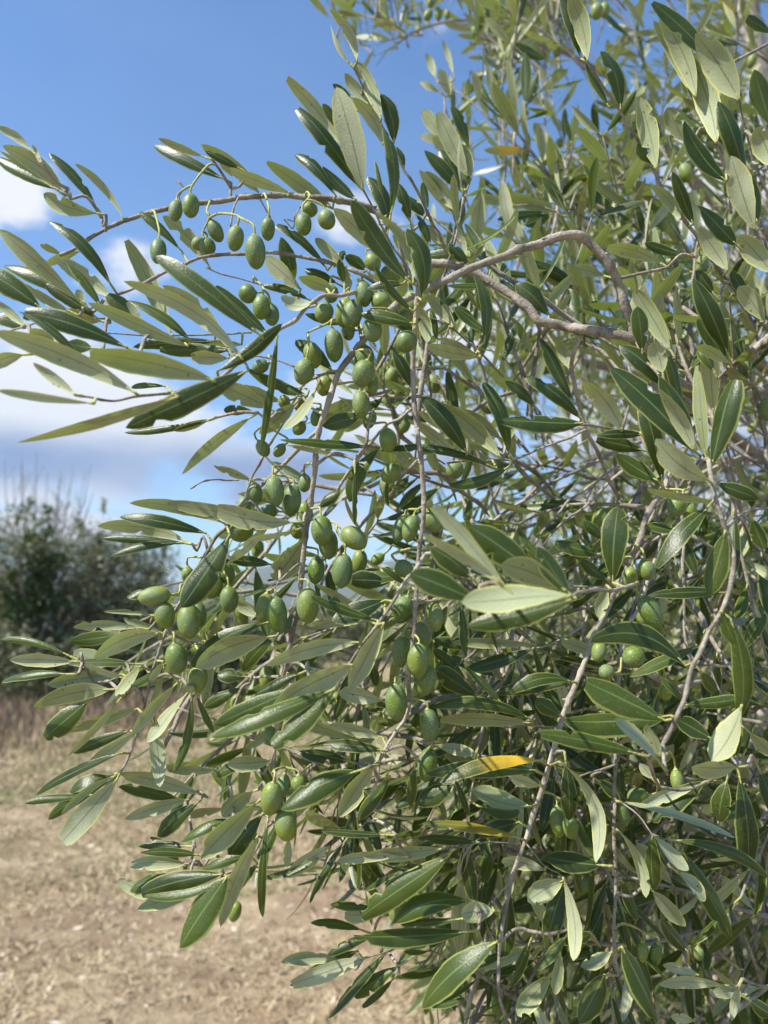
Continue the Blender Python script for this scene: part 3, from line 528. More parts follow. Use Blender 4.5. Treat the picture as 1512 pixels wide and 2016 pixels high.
# olives: centre x y, width, height, tilt degrees (clockwise), depth
OL = {
'T4': '40 210 100 150 8 .462;160 290 122 205 -4 .452;235 155 86 132 2 .47;447 125 98 145 -4 .47;585 98 106 120 -15 .475;480 40 100 85 0 .485;112 540 115 104 80 .475;197 620 106 150 5 .468;255 665 92 140 -5 .478;610 540 90 110 0 .475;568 650 112 125 20 .478;690 650 110 172 12 .465;737 660 125 178 12 .452;712 755 130 75 90 .47;805 540 98 160 -6 .475;860 350 96 112 -30 .47;960 425 122 115 30 .478;912 595 118 132 -40 .475;855 755 114 150 -8 .45;1060 826 126 136 30 .44;626 848 114 195 -4 .465;502 905 108 155 -14 .475;447 1003 122 154 12 .46;810 930 120 170 0 .47;803 1015 134 166 18 .45;847 1070 92 150 -10 .462;787 1200 104 168 -4 .462;570 1087 100 122 12 .475;525 1272 76 124 18 .48;330 1182 86 68 75 .5;430 1200 80 90 30 .5;420 1340 76 90 40 .5;840 1290 80 112 20 .5;948 1412 106 150 -6 .47;205 1462 80 104 -30 .5;302 1472 66 96 40 .49;1050 680 88 100 60 .48;190 970 84 100 70 .5',
'T1': '1045 590 82 132 8 .478;1136 560 102 150 2 .468;942 830 96 164 3 .462;1180 785 78 84 50 .5;1237 803 96 108 -20 .485;1285 710 88 136 -25 .49',
'r3': '798 1150 80 92 50 .475;1070 1135 76 80 20 .55;218 1240 70 92 0 .475;305 1225 82 132 -5 .458;375 1265 84 134 6 .47;430 1190 56 82 0 .49;162 1395 94 104 70 .48;278 1310 62 76 90 .5;400 1390 62 76 0 .49;505 1393 92 130 -5 .455;532 1450 84 128 -3 .467;640 1425 92 124 -52 .455;838 1385 64 120 18 .47;882 1385 70 118 15 .46;975 1350 86 106 -25 .465',
'r8': '593 268 88 146 6 .452;742 218 48 64 50 .5;772 288 74 86 70 .49;855 260 76 86 -40 .475;317 457 84 162 -6 .455;446 415 96 150 0 .455;100 278 70 100 -12 .485;46 340 70 98 25 .48;110 390 78 112 -3 .475;262 430 80 136 8 .47;480 265 72 118 5 .48;555 420 60 82 10 .49;850 430 88 112 20 .48;985 465 74 122 -4 .465;843 610 78 136 8 .465;915 650 94 146 2 .448;943 733 94 134 12 .458;822 828 94 150 -3 .445;960 922 84 140 -5 .455;955 1092 84 140 8 .465;930 540 62 110 -5 .475;290 1236 92 146 8 .44;353 1350 94 130 -8 .44;340 1180 60 92 8 .455;405 1175 68 72 0 .455;215 890 60 88 80 .48;285 970 58 80 0 .48;745 480 66 80 70 .49',
'r4': '605 545 78 122 82 .455;645 618 80 106 -8 .455;738 645 86 132 -4 .45;780 615 58 100 -8 .465;690 790 86 126 -5 .448;775 870 78 108 8 .46;735 460 50 60 0 .49',
'r5': '1158 590 76 88 20 .46;1210 595 48 82 0 .475;970 870 58 84 10 .47;1036 840 66 82 -10 .46;1053 1005 82 136 -32 .445;985 1180 86 84 60 .465;850 1160 58 84 10 .475;880 1240 62 60 90 .46;1110 1320 54 64 0 .49;1450 285 34 44 30 .8',
'r6': '1156 640 50 84 -8 .465;690 800 62 112 -5 .475;738 820 60 92 -6 .465;1022 1310 42 76 0 .5;1072 1320 48 92 10 .5;945 770 46 104 -12 .475;1000 700 66 80 80 .48;1240 1315 40 52 0 .52',
}
OLF = 'r2: 220 55 30 56 -6;255 58 25 40 0;180 60 34 46 30;190 10 28 42 0;840 45 50 62 0;872 40 40 60 0;580 380 24 48 -8;567 442 19 28 -5;612 440 18 30 5;545 355 26 36 20;525 330 22 34 10'

# ------------------------------------------------------------------ the olive tree
TRUNK = at(2600, 1000, 1.9); TRUNK[2] = 0.0
tree = empty('olive_tree', tuple(TRUNK), 'big fruiting olive tree close to the camera, its branches hung with green olives', 'tree')

SP = []      # samples along twigs: px, py, depth, branch
branches = []
def parse(s): return [float(x) for x in s.split()]
for (vw, w0, w1, d0, d1, pts) in BR:
    a = parse(pts); P = [cv(vw, a[i], a[i + 1]) for i in range(0, len(a), 2)]
    sc = 1.0 if vw == 'P' else 1.0 / VIEWS[vw][2] * 1.6
    seg = np.r_[0, np.cumsum([math.hypot(P[i + 1][0] - P[i][0], P[i + 1][1] - P[i][1]) for i in range(len(P) - 1)])]
    u = seg / seg[-1]; ctrl = []
    for (x, y), t in zip(P, u):
        d = d0 + (d1 - d0) * t + R.uniform(-.003, .003) * (0 < t < 1)
        ctrl.append([*at(x, y, d), .46 * (w0 + (w1 - w0) * t) * sc * d / FPX])
    path = catmull(ctrl, .003)
    # kinks and swollen leaf nodes
    k = len(path); s_ = np.linspace(0, k * .003, k)
    wob = np.stack([np.interp(s_, np.arange(0, s_[-1] + .03, .012), rng.normal(size=len(np.arange(0, s_[-1] + .03, .012)))) for _ in range(3)], 1)
    path[:, :3] += wob * .0004 * np.clip(np.minimum(s_, s_[-1] - s_) / .01, 0, 1)[:, None]
    ph = R.uniform(0, .02)
    node = np.exp(-(((s_ + ph) % .021 - .0105) / .0016) ** 2)
    path[:, 3] *= 1 + .30 * node * np.clip(.0022 / np.maximum(path[:, 3], .0012), .25, 1)
    mb = MB(); path[:, 3] *= 1 + .06 * np.interp(s_, np.arange(0, s_[-1] + .01, .005), rng.normal(size=len(np.arange(0, s_[-1] + .01, .005)))); tube(mb, path, 11 if w0 > 8 else 7, 0, .05)
    if w0 * sc > 6:
        for q in range(8, k - 6, R.randint(6, 9)):
            if R.random() < .35: continue
            e = rng.normal(size=3); tt = unit(path[q + 1, :3] - path[q - 1, :3]); e = unit(e - tt * (e @ tt)); r = path[q, 3]
            c = path[q, :3] + e * r * .93
            tube(mb, np.array([[*(c - tt * r * .45 - e * r * .15), r * .16], [*(c - tt * r * .15), r * .36], [*(c + tt * r * .2), r * .34], [*(c + tt * r * .5 - e * r * .15), r * .08]]), 6, 1, .1)
    # bud stubs at some nodes
    for q in np.where(node > .97)[0][::2]:
        if q < 2 or q > k - 3 or R.random() < .5: continue
        dirn = unit(rng.normal(size=3)); r = path[q, 3]
        st = np.array([[*(path[q, :3] + dirn * r * .6), r * .5], [*(path[q, :3] + dirn * (r * 1.5 + .0008)), r * .28]])
        tube(mb, st, 5, 0, .1)
    bi = len(branches)
    thin = w0 * sc <= 4.5
    branches.append(dict(mb=mb, leaves=[], olives=[], stalks=[], thin=thin, base=path[0, :3].copy()))
    for row in path[::2]:
        x, y, d = proj(row[:3]); SP.append((x, y, d, bi))
SPa = np.array(SP)
def nearest(x, y, d=None):
    q = (SPa[:, 0] - x) ** 2 + (SPa[:, 1] - y) ** 2
    if d: q = q + ((SPa[:, 2] - d) * 900) ** 2
    i = int(np.argmin(q)); return i, math.hypot(SPa[i, 0] - x, SPa[i, 1] - y)
def grow(mb, P0, P1, r0, r1, mi, sag=None, sides=6):
    P0 = np.asarray(P0); P1 = np.asarray(P1); m = (P0 + P1) / 2 + (np.zeros(3) if sag is None else sag)
    tube(mb, catmull([[*P0, r0], [*m, (r0 + r1) / 2], [*P1, r1]], .0025), sides, mi, .04)

rows = []
for vw, txt in LV.items():
    for r in txt.replace('\n', '').split(';'):
        r = r.split()
        if len(r) != 8: raise ValueError(vw + str(r))
        s = VIEWS[vw][2]; b = cv(vw, float(r[0]), float(r[1])); t = cv(vw, float(r[2]), float(r[3]))
        rows.append([*b, *t, float(r[4]) / s * (.9 if vw in ('r5', 'r6', 'r2') else 1.0), r[5], float(r[6]) / s, float(r[7])])
rows.sort(key=lambda r: nearest(r[0], r[1])[1])
leaf_recs = []
for (bx, by, tx, ty, w, side, bow, d) in rows:
    i, ds = nearest(bx, by, d if d > 0 else None)
    if d == 0: d = SPa[i, 2] + (R.uniform(-.012, .012) if ds > 8 else R.uniform(-.004, .004))
    Lr = math.hypot(tx - bx, ty - by)
    dz = R.uniform(-.22, .22) * Lr * d / FPX
    yel = {'y': 1.0, 'z': .45}.get(side, 0.0)
    A, S, top, arr = traced_leaf(bx, by, tx, ty, w * 0.90, 't' if side in 'yz' else side, bow, d, dz, yel)
    bi = int(SPa[i, 3]); far = ds > 26
    mb = MB(); mb.add(arr[0], arr[1], 0, arr[2], arr[3])
    # petiole: from the twig to the blade, running on a little way under the midrib
    tw = at(SPa[i, 0], SPa[i, 1], SPa[i, 2]); d_leaf = arr[0].reshape(-1, 7, 3)[2, 3]
    if far:
        # a side twig of its own reaching the leaf base
        dirl = unit(A - arr[0].reshape(-1, 7, 3)[4, 3]); start = A + dirl * .006
        m = (tw + start) / 2 + UP * R.uniform(-.006, .008)
        if ds < 170:
            pth = catmull([[*tw, .0011], [*m, .0010], [*start, .0009]], .003)
            tube(branches[bi]['mb'], pth, 6, 0, .05)
            new = [(*proj(q[:3]), bi) for q in pth[::2]]; SPa = np.vstack([SPa, np.array(new)])
        tw = start
    grow(mb, tw, A, .00085, .0007, 1, sides=5)
    grow(mb, A, d_leaf, .0007, .0004, 1, sides=5)
    area = Lr * w
    inside = max(0, min(1512, max(bx, tx)) - max(0, min(bx, tx))) / max(abs(bx - tx), 1)
    leaf_recs.append((area * min(1, inside + .2), mb, bi, A, yel))

# olives with their stalks
ol = []
for vw, txt in OL.items():
    for r in txt.split(';'):
        cx, cy, w, h, tl, d = parse(r); s = VIEWS[vw][2]; x, y = cv(vw, cx, cy); ol.append((x, y, w / s, h / s, tl, d))
print('olives traced', len(ol), 'leaves traced', len(rows))
def olive_mesh(mb, c, ax, hw, hh, mi=0, nu=18, nv=14):
    ax = unit(ax); a = unit(np.cross(ax, [.3, .5, .81])); b = np.cross(ax, a)
    th = np.linspace(0, math.pi, nv + 1); ph = np.linspace(0, 2 * math.pi, nu, endpoint=False)
    sk = R.uniform(-.06, .06); V = []
    for t in th:
        z = math.cos(t); r = math.sin(t) ** .93 * (1 + .05 * z)
        zz = z * hh - (0.05 * hh if t > 3.0 else 0)
        if t == 0: zz -= .04 * hh
        for p in ph: V.append(c + ax * (-zz) * 1.0 + (a * math.cos(p) + b * math.sin(p)) * hw * r + a * sk * hw * (1 - z * z))
    V = np.array(V); F = []
    for i in range(nv):
        for j in range(nu): F.append((i * nu + j, i * nu + (j + 1) % nu, (i + 1) * nu + (j + 1) % nu, (i + 1) * nu + j))
    F = np.array(F)
    mb.add(V, F, mi)
def calyx(mb, top, ax, mi=0):
    r = .0016; tube(mb, np.array([[*(top - ax * .0012), .0006], [*(top - ax * .0002), r], [*(top + ax * .0006), r * .9]]), 8, mi, .1)
anchors = SPa.copy()
todo = []
for o in ol:
    x, y, w, h, tl, d = o; a = math.radians(tl)
    topx, topy = x + math.sin(a) * h / 2, y - math.cos(a) * h / 2
    todo.append((o, topx, topy))
def adist(A_, x, y, d): 
    q = np.hypot(A_[:, 0] - x, (A_[:, 1] - y)) + np.abs(A_[:, 2] - d) * 500 + np.where(A_[:, 1] > y - 6, 60, 0); i = int(np.argmin(q)); return i, q[i]
while todo:
    best = min(range(len(todo)), key=lambda k: adist(anchors, todo[k][1], todo[k][2], todo[k][0][5])[1])
    (x, y, w, h, tl, d), tx_, ty_ = todo.pop(best)
    i, q = adist(anchors, tx_, ty_, d); bi = int(anchors[i, 3])
    C = at(x, y, d); TP = at(tx_, ty_, d + R.uniform(-.001, .003)); ax = unit(C - TP)      # stem end -> tip
    mb = MB(); hh = .5 * h * d / FPX; olive_mesh(mb, C, ax, .5 * w * d / FPX, hh)
    top = C - ax * hh * .97
    aw = at(*anchors[i, :3]); vec = top - aw; Lw = np.linalg.norm(vec)
    out = unit(-ax * .6 + np.array([0, 0, .4]))
    c1 = aw + vec * .35 + UP * min(.006, Lw * .12) + RT * R.uniform(-.002, .002); c2 = top + (-ax) * min(.006, Lw * .3)
    pth = catmull([[*aw, .00085], [*c1, .0008], [*c2, .00065], [*(top + ax * .0005), .0007]], .0022)
    sk_ = MB(); tube(sk_, pth, 6, 0, .05); calyx(sk_, top, ax); branches[bi]['stalks'].append((sk_, aw))
    branches[bi]['olives'].append((mb, C, w * h))
    new = [(*proj(qq[:3]), bi) for qq in pth[2:-2:2]]
    if new: anchors = np.vstack([anchors, np.array(new)])

# a few bare fruit stalks that have dropped their olives
for (bi, pts, w) in ((6, '360 410 352 385 362 372 350 355', 3), (6, '470 388 460 410 455 440 452 460', 3.5), (6, '580 420 577 450 560 432', 2.5), (6, '512 392 522 410 533 428', 3), (10, '470 945 448 946 430 944 400 948 375 962', 3), (6, '594 404 584 420 582 436 566 432', 2.5)):
    a = parse(pts); P = [[*at(a[k], a[k + 1], branches[bi]['d'] if 'd' in branches[bi] else .485), .5 * w * .485 / FPX] for k in range(0, len(a), 2)]
    p = catmull(P, .002); p[:, 3] *= 1 + .5 * (np.arange(len(p)) % 4 == 0)
    sk_ = MB(); tube(sk_, p, 5, 1, .1); branches[bi]['stalks'].append((sk_, p[0, :3]))

leaf_recs.sort(key=lambda r: -r[0])
root = tree
top100 = set(id(r[1]) for r in leaf_recs[:100])
fol = MB()
def merge(dst, src):
    for V, F, m, uv, va, off in zip(src.v, src.f, src.m, src.uv, src.var, np.cumsum([0] + [len(x) for x in src.v])[:-1]):
        dst.add(V, F - off, 0, uv, va); dst.m[-1] = m
bobj = []
for b in branches:
    o = b['mb'].build('branch', [M_BARK, M_TRUNK], tree, b['base']); bobj.append(o)
    for sk_, p0_ in b['stalks']: sk_.build('fruit_stalk', [M_GREEN, M_BARK], o, p0_)
LEAFMATS = [M_LEAF, M_GREEN]
for area, mb, bi, A, yel in leaf_recs:
    if id(mb) in top100: mb.build('leaf', LEAFMATS, bobj[bi], A, label='leaf half turned orange yellow' if yel == 1 else None)
    else: merge(fol, mb)
allo = [(a, bi, mb, C) for bi, b in enumerate(branches) for (mb, C, a) in b['olives']]
allo.sort(key=lambda r: -r[0]); rest = MB()
for k, (a, bi, mb, C) in enumerate(allo):
    if k < 100: mb.build('olive', [M_OLIVE], bobj[bi], C)
    else: merge(rest, mb)

# ---- the crown behind: drooping and rising shoots with opposite leaves
MASK = ['0000000331378766', '0000000200466655', '0000000004516777', '0000000005848888', '0000000026878999', '0000000134689999', '0000122344578999', '0000024456678999',
        '0000026777789999', '0000046756789999', '0000467667889999', '0002567678899999', '0024678788999999', '0026777799999999', '0023567899999999', '0002356788999999',
        '0000244556999999', '0000011368899999', '0000000048899999', '0000000024788999']
MK = np.array([[int(c) for c in r] for r in MASK], float) / 9
def mask(x, y):
    """how full the crown is in that direction"""
    gx = np.clip(x / 94.5 - .5, 0, 14.999); gy = np.clip(y / 100.8 - .5, 0, 18.999)
    i = int(gy); j = int(gx); fy = gy - i; fx = gx - j
    return (MK[i, j] * (1 - fy) * (1 - fx) + MK[i + 1, j] * fy * (1 - fx) + MK[i, j + 1] * (1 - fy) * fx + MK[i + 1, j + 1] * fy * fx)
tw_mb = MB(); far_ol = MB(); n_bg = 0
def shoot(P0, dirn, n_nodes, step, Lleaf, nu, nv, fruit=0.0, sag=.25, thr=.12):
    """one leafy shoot from P0; returns leaves made"""
    global n_bg
    P = np.array(P0); dirn = unit(dirn); pts = [[*(P - dirn * R.uniform(.02, .08) + rng.normal(size=3) * .012), .0007], [*P, .0022]]; made = 0
    side0 = unit(np.cross(dirn, rng.normal(size=3)))
    xs_, ys_, ds_ = proj(pts[0][:3])
    if ds_ < .5 or mask(xs_, ys_) < .3: pts = pts[1:]
    for k in range(n_nodes):
        dirn = unit(dirn + np.array([0, 0, -sag * .12]) + rng.normal(size=3) * .10)
        P = P + dirn * step * R.uniform(.8, 1.2)
        x, y, d = proj(P)
        if d < .5: break
        if mask(x, y) < thr * R.uniform(.3, 1.2): break
        pts.append([*P, .0021 * (1 - .65 * (k + 1) / n_nodes)])
        side0 = unit(np.cross(dirn, np.cross(side0, dirn)))
        if k % 2: side0 = unit(np.cross(dirn, side0))
        for sg in (-1, 1):
            if R.random() < .06: continue
            ld = unit(dirn * R.uniform(.7, 1.3) + side0 * sg * R.uniform(.6, 1.0) + rng.normal(size=3) * .15 + np.array([0, 0, -.12]))
            Ll = Lleaf * R.uniform(.7, 1.15) * (1 - .35 * (k / n_nodes) ** 3)
            A = P + ld * .004; B = A + ld * Ll
            xx, yy, dd = proj(B)
            if dd < .48: continue
            if 0 < xx < 1512 and 0 < yy < 2016 and mask(xx, yy) < .28 * R.random() + .03: continue
            upv = unit(np.array([0, 0, 1.0]) + rng.normal(size=3) * .55); S = unit(np.cross(ld, upv))
            if np.cross(unit(B - A), S) @ upv < 0: S = -S
            var = (R.random(), 0.0, R.random() ** 2)
            if R.random() < .002: var = (.5, 1.0, 0)
            V, F, uv, va = leaf_grid(A, B, S, Ll * R.uniform(.15, .245), -unit(upv) * Ll * R.uniform(-.02, .07), np.zeros(3), R.uniform(.1, .6), var, nu, nv, None, .05 if R.random() < .1 else 0, 0, R.uniform(-.4, .4))
            fol.add(V, F, 0, uv, va); made += 1
            if nu > 6: tube(fol, np.array([[*P, .0008], [*A, .0007], [*(A + (B - A) * .06), .0005]]), 4, 1)
        if R.random() < fruit:
            q = P + np.array([R.uniform(-.008, .008), R.uniform(-.008, .008), -R.uniform(.012, .025)])
            if proj(q)[2] > .55:
                olive_mesh(far_ol, q, unit([R.uniform(-.3, .3), R.uniform(-.3, .3), -1]), .0062, .0095, 0, 10, 8)
                tube(tw_mb, np.array([[*P, .0006], [*((P + q) / 2 + rng.normal(size=3) * .002), .0005], [*(q + np.array([0, 0, .009])), .0006]]), 4, 1)
    if len(pts) > 3: tube(tw_mb, catmull(pts, .012), 5 if nu > 6 else 4, 0, .03)
    n_bg += made; return made

def d0_far(d): return d > 1.25
def populate(target, dmin, dmax, nu, nv, Lleaf, xr, yr, fruit, bias=1.0, nn=(5, 10), thr=.2):
    made = 0; tries = 0
    while made < target and tries < 60000:
        tries += 1
        x = R.uniform(*xr); y = R.uniform(*yr)
        m = mask(min(max(x, 0), 1511), min(max(y, 0), 2015))
        if R.random() > m ** bias or (y < 750 and R.random() < .40): continue
        d = dmin + (dmax - dmin) * R.random() ** .9
        P = at(x, y, d)
        if P[2] < .12: continue
        hgt = (1008 - y) / 1008
        if y < 900: dirn = np.array([R.gauss(-.35, .3), R.gauss(-.1, .35), R.gauss(.9, .35)])
        else: dirn = np.array([R.gauss(-.35, .5), R.gauss(-.2, .5), R.gauss(-.5, .5)])
        made += shoot(P, dirn, R.randint(*nn), .021, Lleaf, nu, nv, fruit, thr=thr)
populate(2300, .54, .80, 12, 4, .051, (300, 1560), (520, 2050), .10, 1.5, (3, 7))
populate(300, .8, 1.2, 12, 4, .056, (1000, 1560), (-40, 700), .05, 1.5)
populate(3400, .85, 1.3, 8, 2, .056, (860, 1620), (-60, 2060), .05, 1.4)
populate(7000, 1.3, 2.5, 6, 2, .058, (850, 1680), (-80, 2060), .02, 1.5)
populate(900, 1.2, 2.0, 6, 2, .058, (640, 1100), (-40, 160), .05, 1.0, (4, 7))
populate(3500, 1.4, 2.3, 6, 2, .06, (980, 1700), (1150, 2060), .01, 1.0)
populate(6500, 2.3, 3.8, 5, 2, .066, (1000, 1750), (500, 2060), .0, 1.1)
print('crown leaves', n_bg)

# limbs that carry the shoots, from the trunk outwards
lim = MB()
def limb(pts, step=.03, sides=12, bump=.05, mb=None):
    tube(mb or lim, catmull(pts, step), sides, 0, bump)
Tb = TRUNK
def w(px, py, d, r): return [*at(px, py, d), r]
fork = np.array([Tb[0] - .05, Tb[1] - .03, 1.02])
trunk_mb = MB()
limb([[Tb[0] + .02, Tb[1], -.1, .20], [Tb[0], Tb[1], .05, .165], [Tb[0] - .03, Tb[1] - .02, .45, .125], [Tb[0], Tb[1] - .03, .8, .115], [*fork, .12], [fork[0], fork[1], 1.12, .06]], .03, 20, .05, trunk_mb)
to = trunk_mb.build('trunk', [M_TRUNK], tree, tuple(TRUNK))
LIMBS = [
    [[*fork, .06], w(2200, 820, 1.5, .045), w(1850, 780, 1.1, .026), w(1640, 762, .88, .013), w(1560, 760, .80, .0085)],
    [[*fork, .05], w(2100, 500, 1.4, .035), w(1800, 560, 1.0, .018), w(1640, 610, .72, .009), w(1560, 628, .62, .006)],
    [[*fork, .07], w(1900, 700, 2.3, .055), w(1620, 420, 2.25, .042), w(1500, 150, 2.2, .034), w(1468, -30, 2.2, .028), w(1450, -200, 2.2, .02)],
    [w(1620, 500, 2.2, .022), w(1500, 455, 2.1, .020), w(1430, 415, 2.0, .018), w(1355, 342, 1.95, .013), w(1290, 250, 1.9, .009), w(1180, 140, 1.8, .006), w(1000, 60, 1.7, .004), w(900, 40, 1.65, .003), w(800, 70, 1.6, .002), w(772, 100, 1.6, .0015)],
    [[*fork, .05], w(1900, 1150, 1.9, .035), w(1600, 1180, 1.6, .02), w(1400, 1350, 1.4, .012), w(1300, 1600, 1.3, .007), w(1250, 1850, 1.3, .004)],
    [[*fork, .05], w(1800, 900, 2.1, .035), w(1500, 900, 1.8, .02), w(1250, 980, 1.6, .012), w(1100, 1100, 1.5, .006), w(1000, 1300, 1.4, .004)],
    [w(1500, 900, 1.8, .014), w(1300, 760, 1.5, .010), w(1100, 700, 1.3, .007), w(950, 660, 1.1, .004)],
    [w(1600, 1180, 1.6, .012), w(1500, 1400, 1.2, .008), w(1440, 1700, 1.0, .006), w(1400, 2000, .95, .004)],
    [w(1500, 430, 2.1, .012), w(1420, 560, 1.5, .009), w(1330, 640, 1.2, .006), w(1230, 700, 1.0, .004)],
    [w(1560, 300, 2.2, .014), w(1400, 560, 1.7, .009), w(1180, 470, 1.4, .006), w(1050, 330, 1.3, .004), w(990, 250, 1.3, .0025)],
    [w(1560, 760, .80, .006), w(1480, 700, .70, .005), w(1530, 665, .55, .003)],
    [w(1600, 600, .74, .006), w(1570, 580, .62, .004), w(1540, 560, .52, .0026)],
]
for L_ in LIMBS:
    m = MB(); limb(L_, .02, 12, .03, m); m.build('limb', [M_TRUNK if L_[0][3] > .03 else M_BARK], tree, tuple(L_[0][:3]))
fol.build('foliage', LEAFMATS, tree, kind='stuff')
tw_mb.build('twigs', [M_BARK, M_GREEN], tree, kind='stuff')

# olives seen small and far off in the crown
a = OLF.split(': ')[1].split(';')
for r in a:
    cx, cy, ww, hh, tl = parse(r); x, y = cv('r2', cx, cy); d = 12.5 / 1000 * FPX / (ww / 1.99) if ww < 60 else 1.2
    d = min(d, 1.7); C = at(x, y, d); an = math.radians(tl)
    ax = unit(UP * -math.cos(an) - RT * math.sin(an)); olive_mesh(far_ol, C, ax, .5 * ww / 1.99 * d / FPX, .5 * hh / 1.99 * d / FPX, 0, 12, 10)
    tube(far_ol, np.array([[*(C - ax * .5 * hh / 1.99 * d / FPX), .0007], [*(C - ax * .020 + RT * .004), .0007], [*(C - ax * .035 + RT * .012), .0008]]), 5, 1)
merge(far_ol, rest)
far_ol.build('small_olives', [M_OLIVE, M_GREEN], tree, kind='stuff')

# ------------------------------------------------------------------ ground, field, hills, trees beyond
def ground_material():
    m, n, L, out = mat('dry_field')
    tc = n('ShaderNodeTexCoord'); pos = tc.outputs['Object']
    sep = n('ShaderNodeSeparateXYZ'); L(pos, sep.inputs[0])
    a = noise(n, L, pos, .55, 5, .6); b = noise(n, L, pos, 7, 6, .65); c = noise(n, L, pos, 60, 5, .7); e = noise(n, L, pos, 1.7, 4, .55)
    straw = mixc(n, L, ramp(n, L, b, .3, .7), (0.25, 0.18, 0.11), (0.45, 0.35, 0.215))
    straw = mixc(n, L, ramp(n, L, c, .5, .72, 0, .6), straw, (0.58, 0.48, 0.35))
    straw = mixc(n, L, ramp(n, L, c, .48, .30, 0, .6), straw, (0.16, 0.105, 0.065))
    straw = mixc(n, L, ramp(n, L, e, .48, .62, 0, .7), straw, (0.26, 0.18, 0.115))
    # greener sward further off, in ragged patches
    gy = ramp(n, L, mth(n, L, 'ADD', sep.outputs[1], mth(n, L, 'MULTIPLY', mth(n, L, 'SUBTRACT', a, .5), 14.0)), 4.2, 8.5)
    g = mth(n, L, 'MULTIPLY', gy, ramp(n, L, e, .40, .60))
    col = mixc(n, L, mth(n, L, 'MULTIPLY', g, .75), straw, (0.155, 0.165, 0.065))
    p = n('ShaderNodeBsdfPrincipled'); L(col, p.inputs['Base Color']); p.inputs['Roughness'].default_value = .95; p.inputs['Specular IOR Level'].default_value = .1
    bp = n('ShaderNodeBump'); bp.inputs['Strength'].default_value = .8; bp.inputs['Distance'].default_value = .02
    L(mth(n, L, 'ADD', b, c), bp.inputs['Height']); L(bp.outputs[0], p.inputs['Normal']); L(p.outputs[0], out.inputs[0]); return m
def gz(x, y):
    return .035 * np.sin(x * 1.1 + .5) * np.cos(y * .9) + .02 * np.sin(x * 2.7 + y * 1.9) + .012 * np.sin(x * 6.1 - y * 5.3)
def strip(a, b, n): return np.linspace(a, b, n)
xs = np.unique(np.concatenate([strip(-3000, -200, 8), strip(-200, -20, 20), strip(-20, -5, 40), strip(-5, 4, 110), strip(4, 20, 30), strip(20, 200, 20), strip(200, 3000, 8)]))
ys = np.unique(np.concatenate([strip(-60, 0, 14), strip(0, 10, 120), strip(10, 30, 50), strip(30, 200, 30), strip(200, 6000, 20)]))
X, Y = np.meshgrid(xs, ys, indexing='ij'); fade = np.exp(-(np.maximum(np.hypot(X, Y) - 12, 0) / 10) ** 2)
Z = gz(X, Y) * fade
V = np.stack([X, Y, Z], -1).reshape(-1, 3); i, j = np.meshgrid(np.arange(len(xs) - 1), np.arange(len(ys) - 1), indexing='ij'); a = (i * len(ys) + j).ravel()
gm = MB(); gm.add(V, np.stack([a, a + len(ys), a + len(ys) + 1, a + 1], 1)); go = gm.build('ground', [ground_material()]); go['kind'] = 'structure'

def blade_material(name, cols, rough=.8, tr=.15):
    m, n, L, out = mat(name)
    at_ = n('ShaderNodeAttribute'); at_.attribute_name = 'var'; s = n('ShaderNodeSeparateColor'); L(at_.outputs['Color'], s.inputs[0])
    r = n('ShaderNodeValToRGB'); L(s.outputs[0], r.inputs[0]); el = r.color_ramp.elements
    while len(el) < len(cols): el.new(.5)
    for k, c in enumerate(cols): el[k].position = k / (len(cols) - 1); el[k].color = (*c, 1)
    p = n('ShaderNodeBsdfPrincipled'); L(r.outputs[0], p.inputs['Base Color']); p.inputs['Roughness'].default_value = rough
    t = n('ShaderNodeBsdfTranslucent'); L(r.outputs[0], t.inputs[0]); ms = n('ShaderNodeMixShader'); ms.inputs[0].default_value = tr
    L(p.outputs[0], ms.inputs[1]); L(t.outputs[0], ms.inputs[2]); L(ms.outputs[0], out.inputs[0]); return m
def blades(name, N, xr, yr, hr, wr, lean, material, label, cat, dens=None, cmin=0., cmax=1.):
    x = rng.uniform(*xr, N); y = yr[0] + (yr[1] - yr[0]) * rng.random(N) ** 1.5
    if dens is not None:
        k = rng.random(N) < dens(x, y); x, y = x[k], y[k]
    N = len(x); z = gz(x, y) * np.exp(-(np.maximum(np.hypot(x, y) - 12, 0) / 10) ** 2)
    h = rng.uniform(*hr, N) * rng.uniform(.4, 1, N); w_ = rng.uniform(*wr, N) * (1 + y / 5); a = rng.uniform(0, 2 * math.pi, N); ln = rng.uniform(*lean, N)
    d = np.stack([np.cos(a) * np.sin(ln), np.sin(a) * np.sin(ln), np.cos(ln)], 1); b = rng.uniform(0, 2 * math.pi, N)
    s = np.stack([np.cos(b), np.sin(b), np.zeros(N)], 1) * w_[:, None] * .5
    B = np.stack([x, y, z], 1); M_ = B + d * h[:, None] * .6; T = B + d * h[:, None] * .95 + np.stack([np.zeros(N), np.zeros(N), -h * .15 * np.sin(ln)], 1)
    V = np.stack([B - s, B + s, M_ + s * .8, M_ - s * .8, T], 1).reshape(-1, 3); q = np.arange(N) * 5
    F = np.concatenate([np.stack([q, q + 1, q + 2, q + 3], 1), np.stack([q + 3, q + 2, q + 4, q + 4], 1)])
    c = rng.uniform(cmin, cmax, N); va = np.repeat(np.stack([c, c * 0, c * 0], 1), 5, 0)
    mb = MB(); mb.add(V, F, 0, None, va); o = mb.build(name, [material]); o['kind'] = 'stuff'; o['label'] = label; o['category'] = cat; return o
straw = blade_material('straw', [(0.19, 0.13, 0.07), (0.34, 0.25, 0.14), (0.46, 0.36, 0.215), (0.62, 0.52, 0.35)])
litter = blade_material('litter', [(0.15, 0.10, 0.06), (0.42, 0.33, 0.22), (0.66, 0.58, 0.45)])
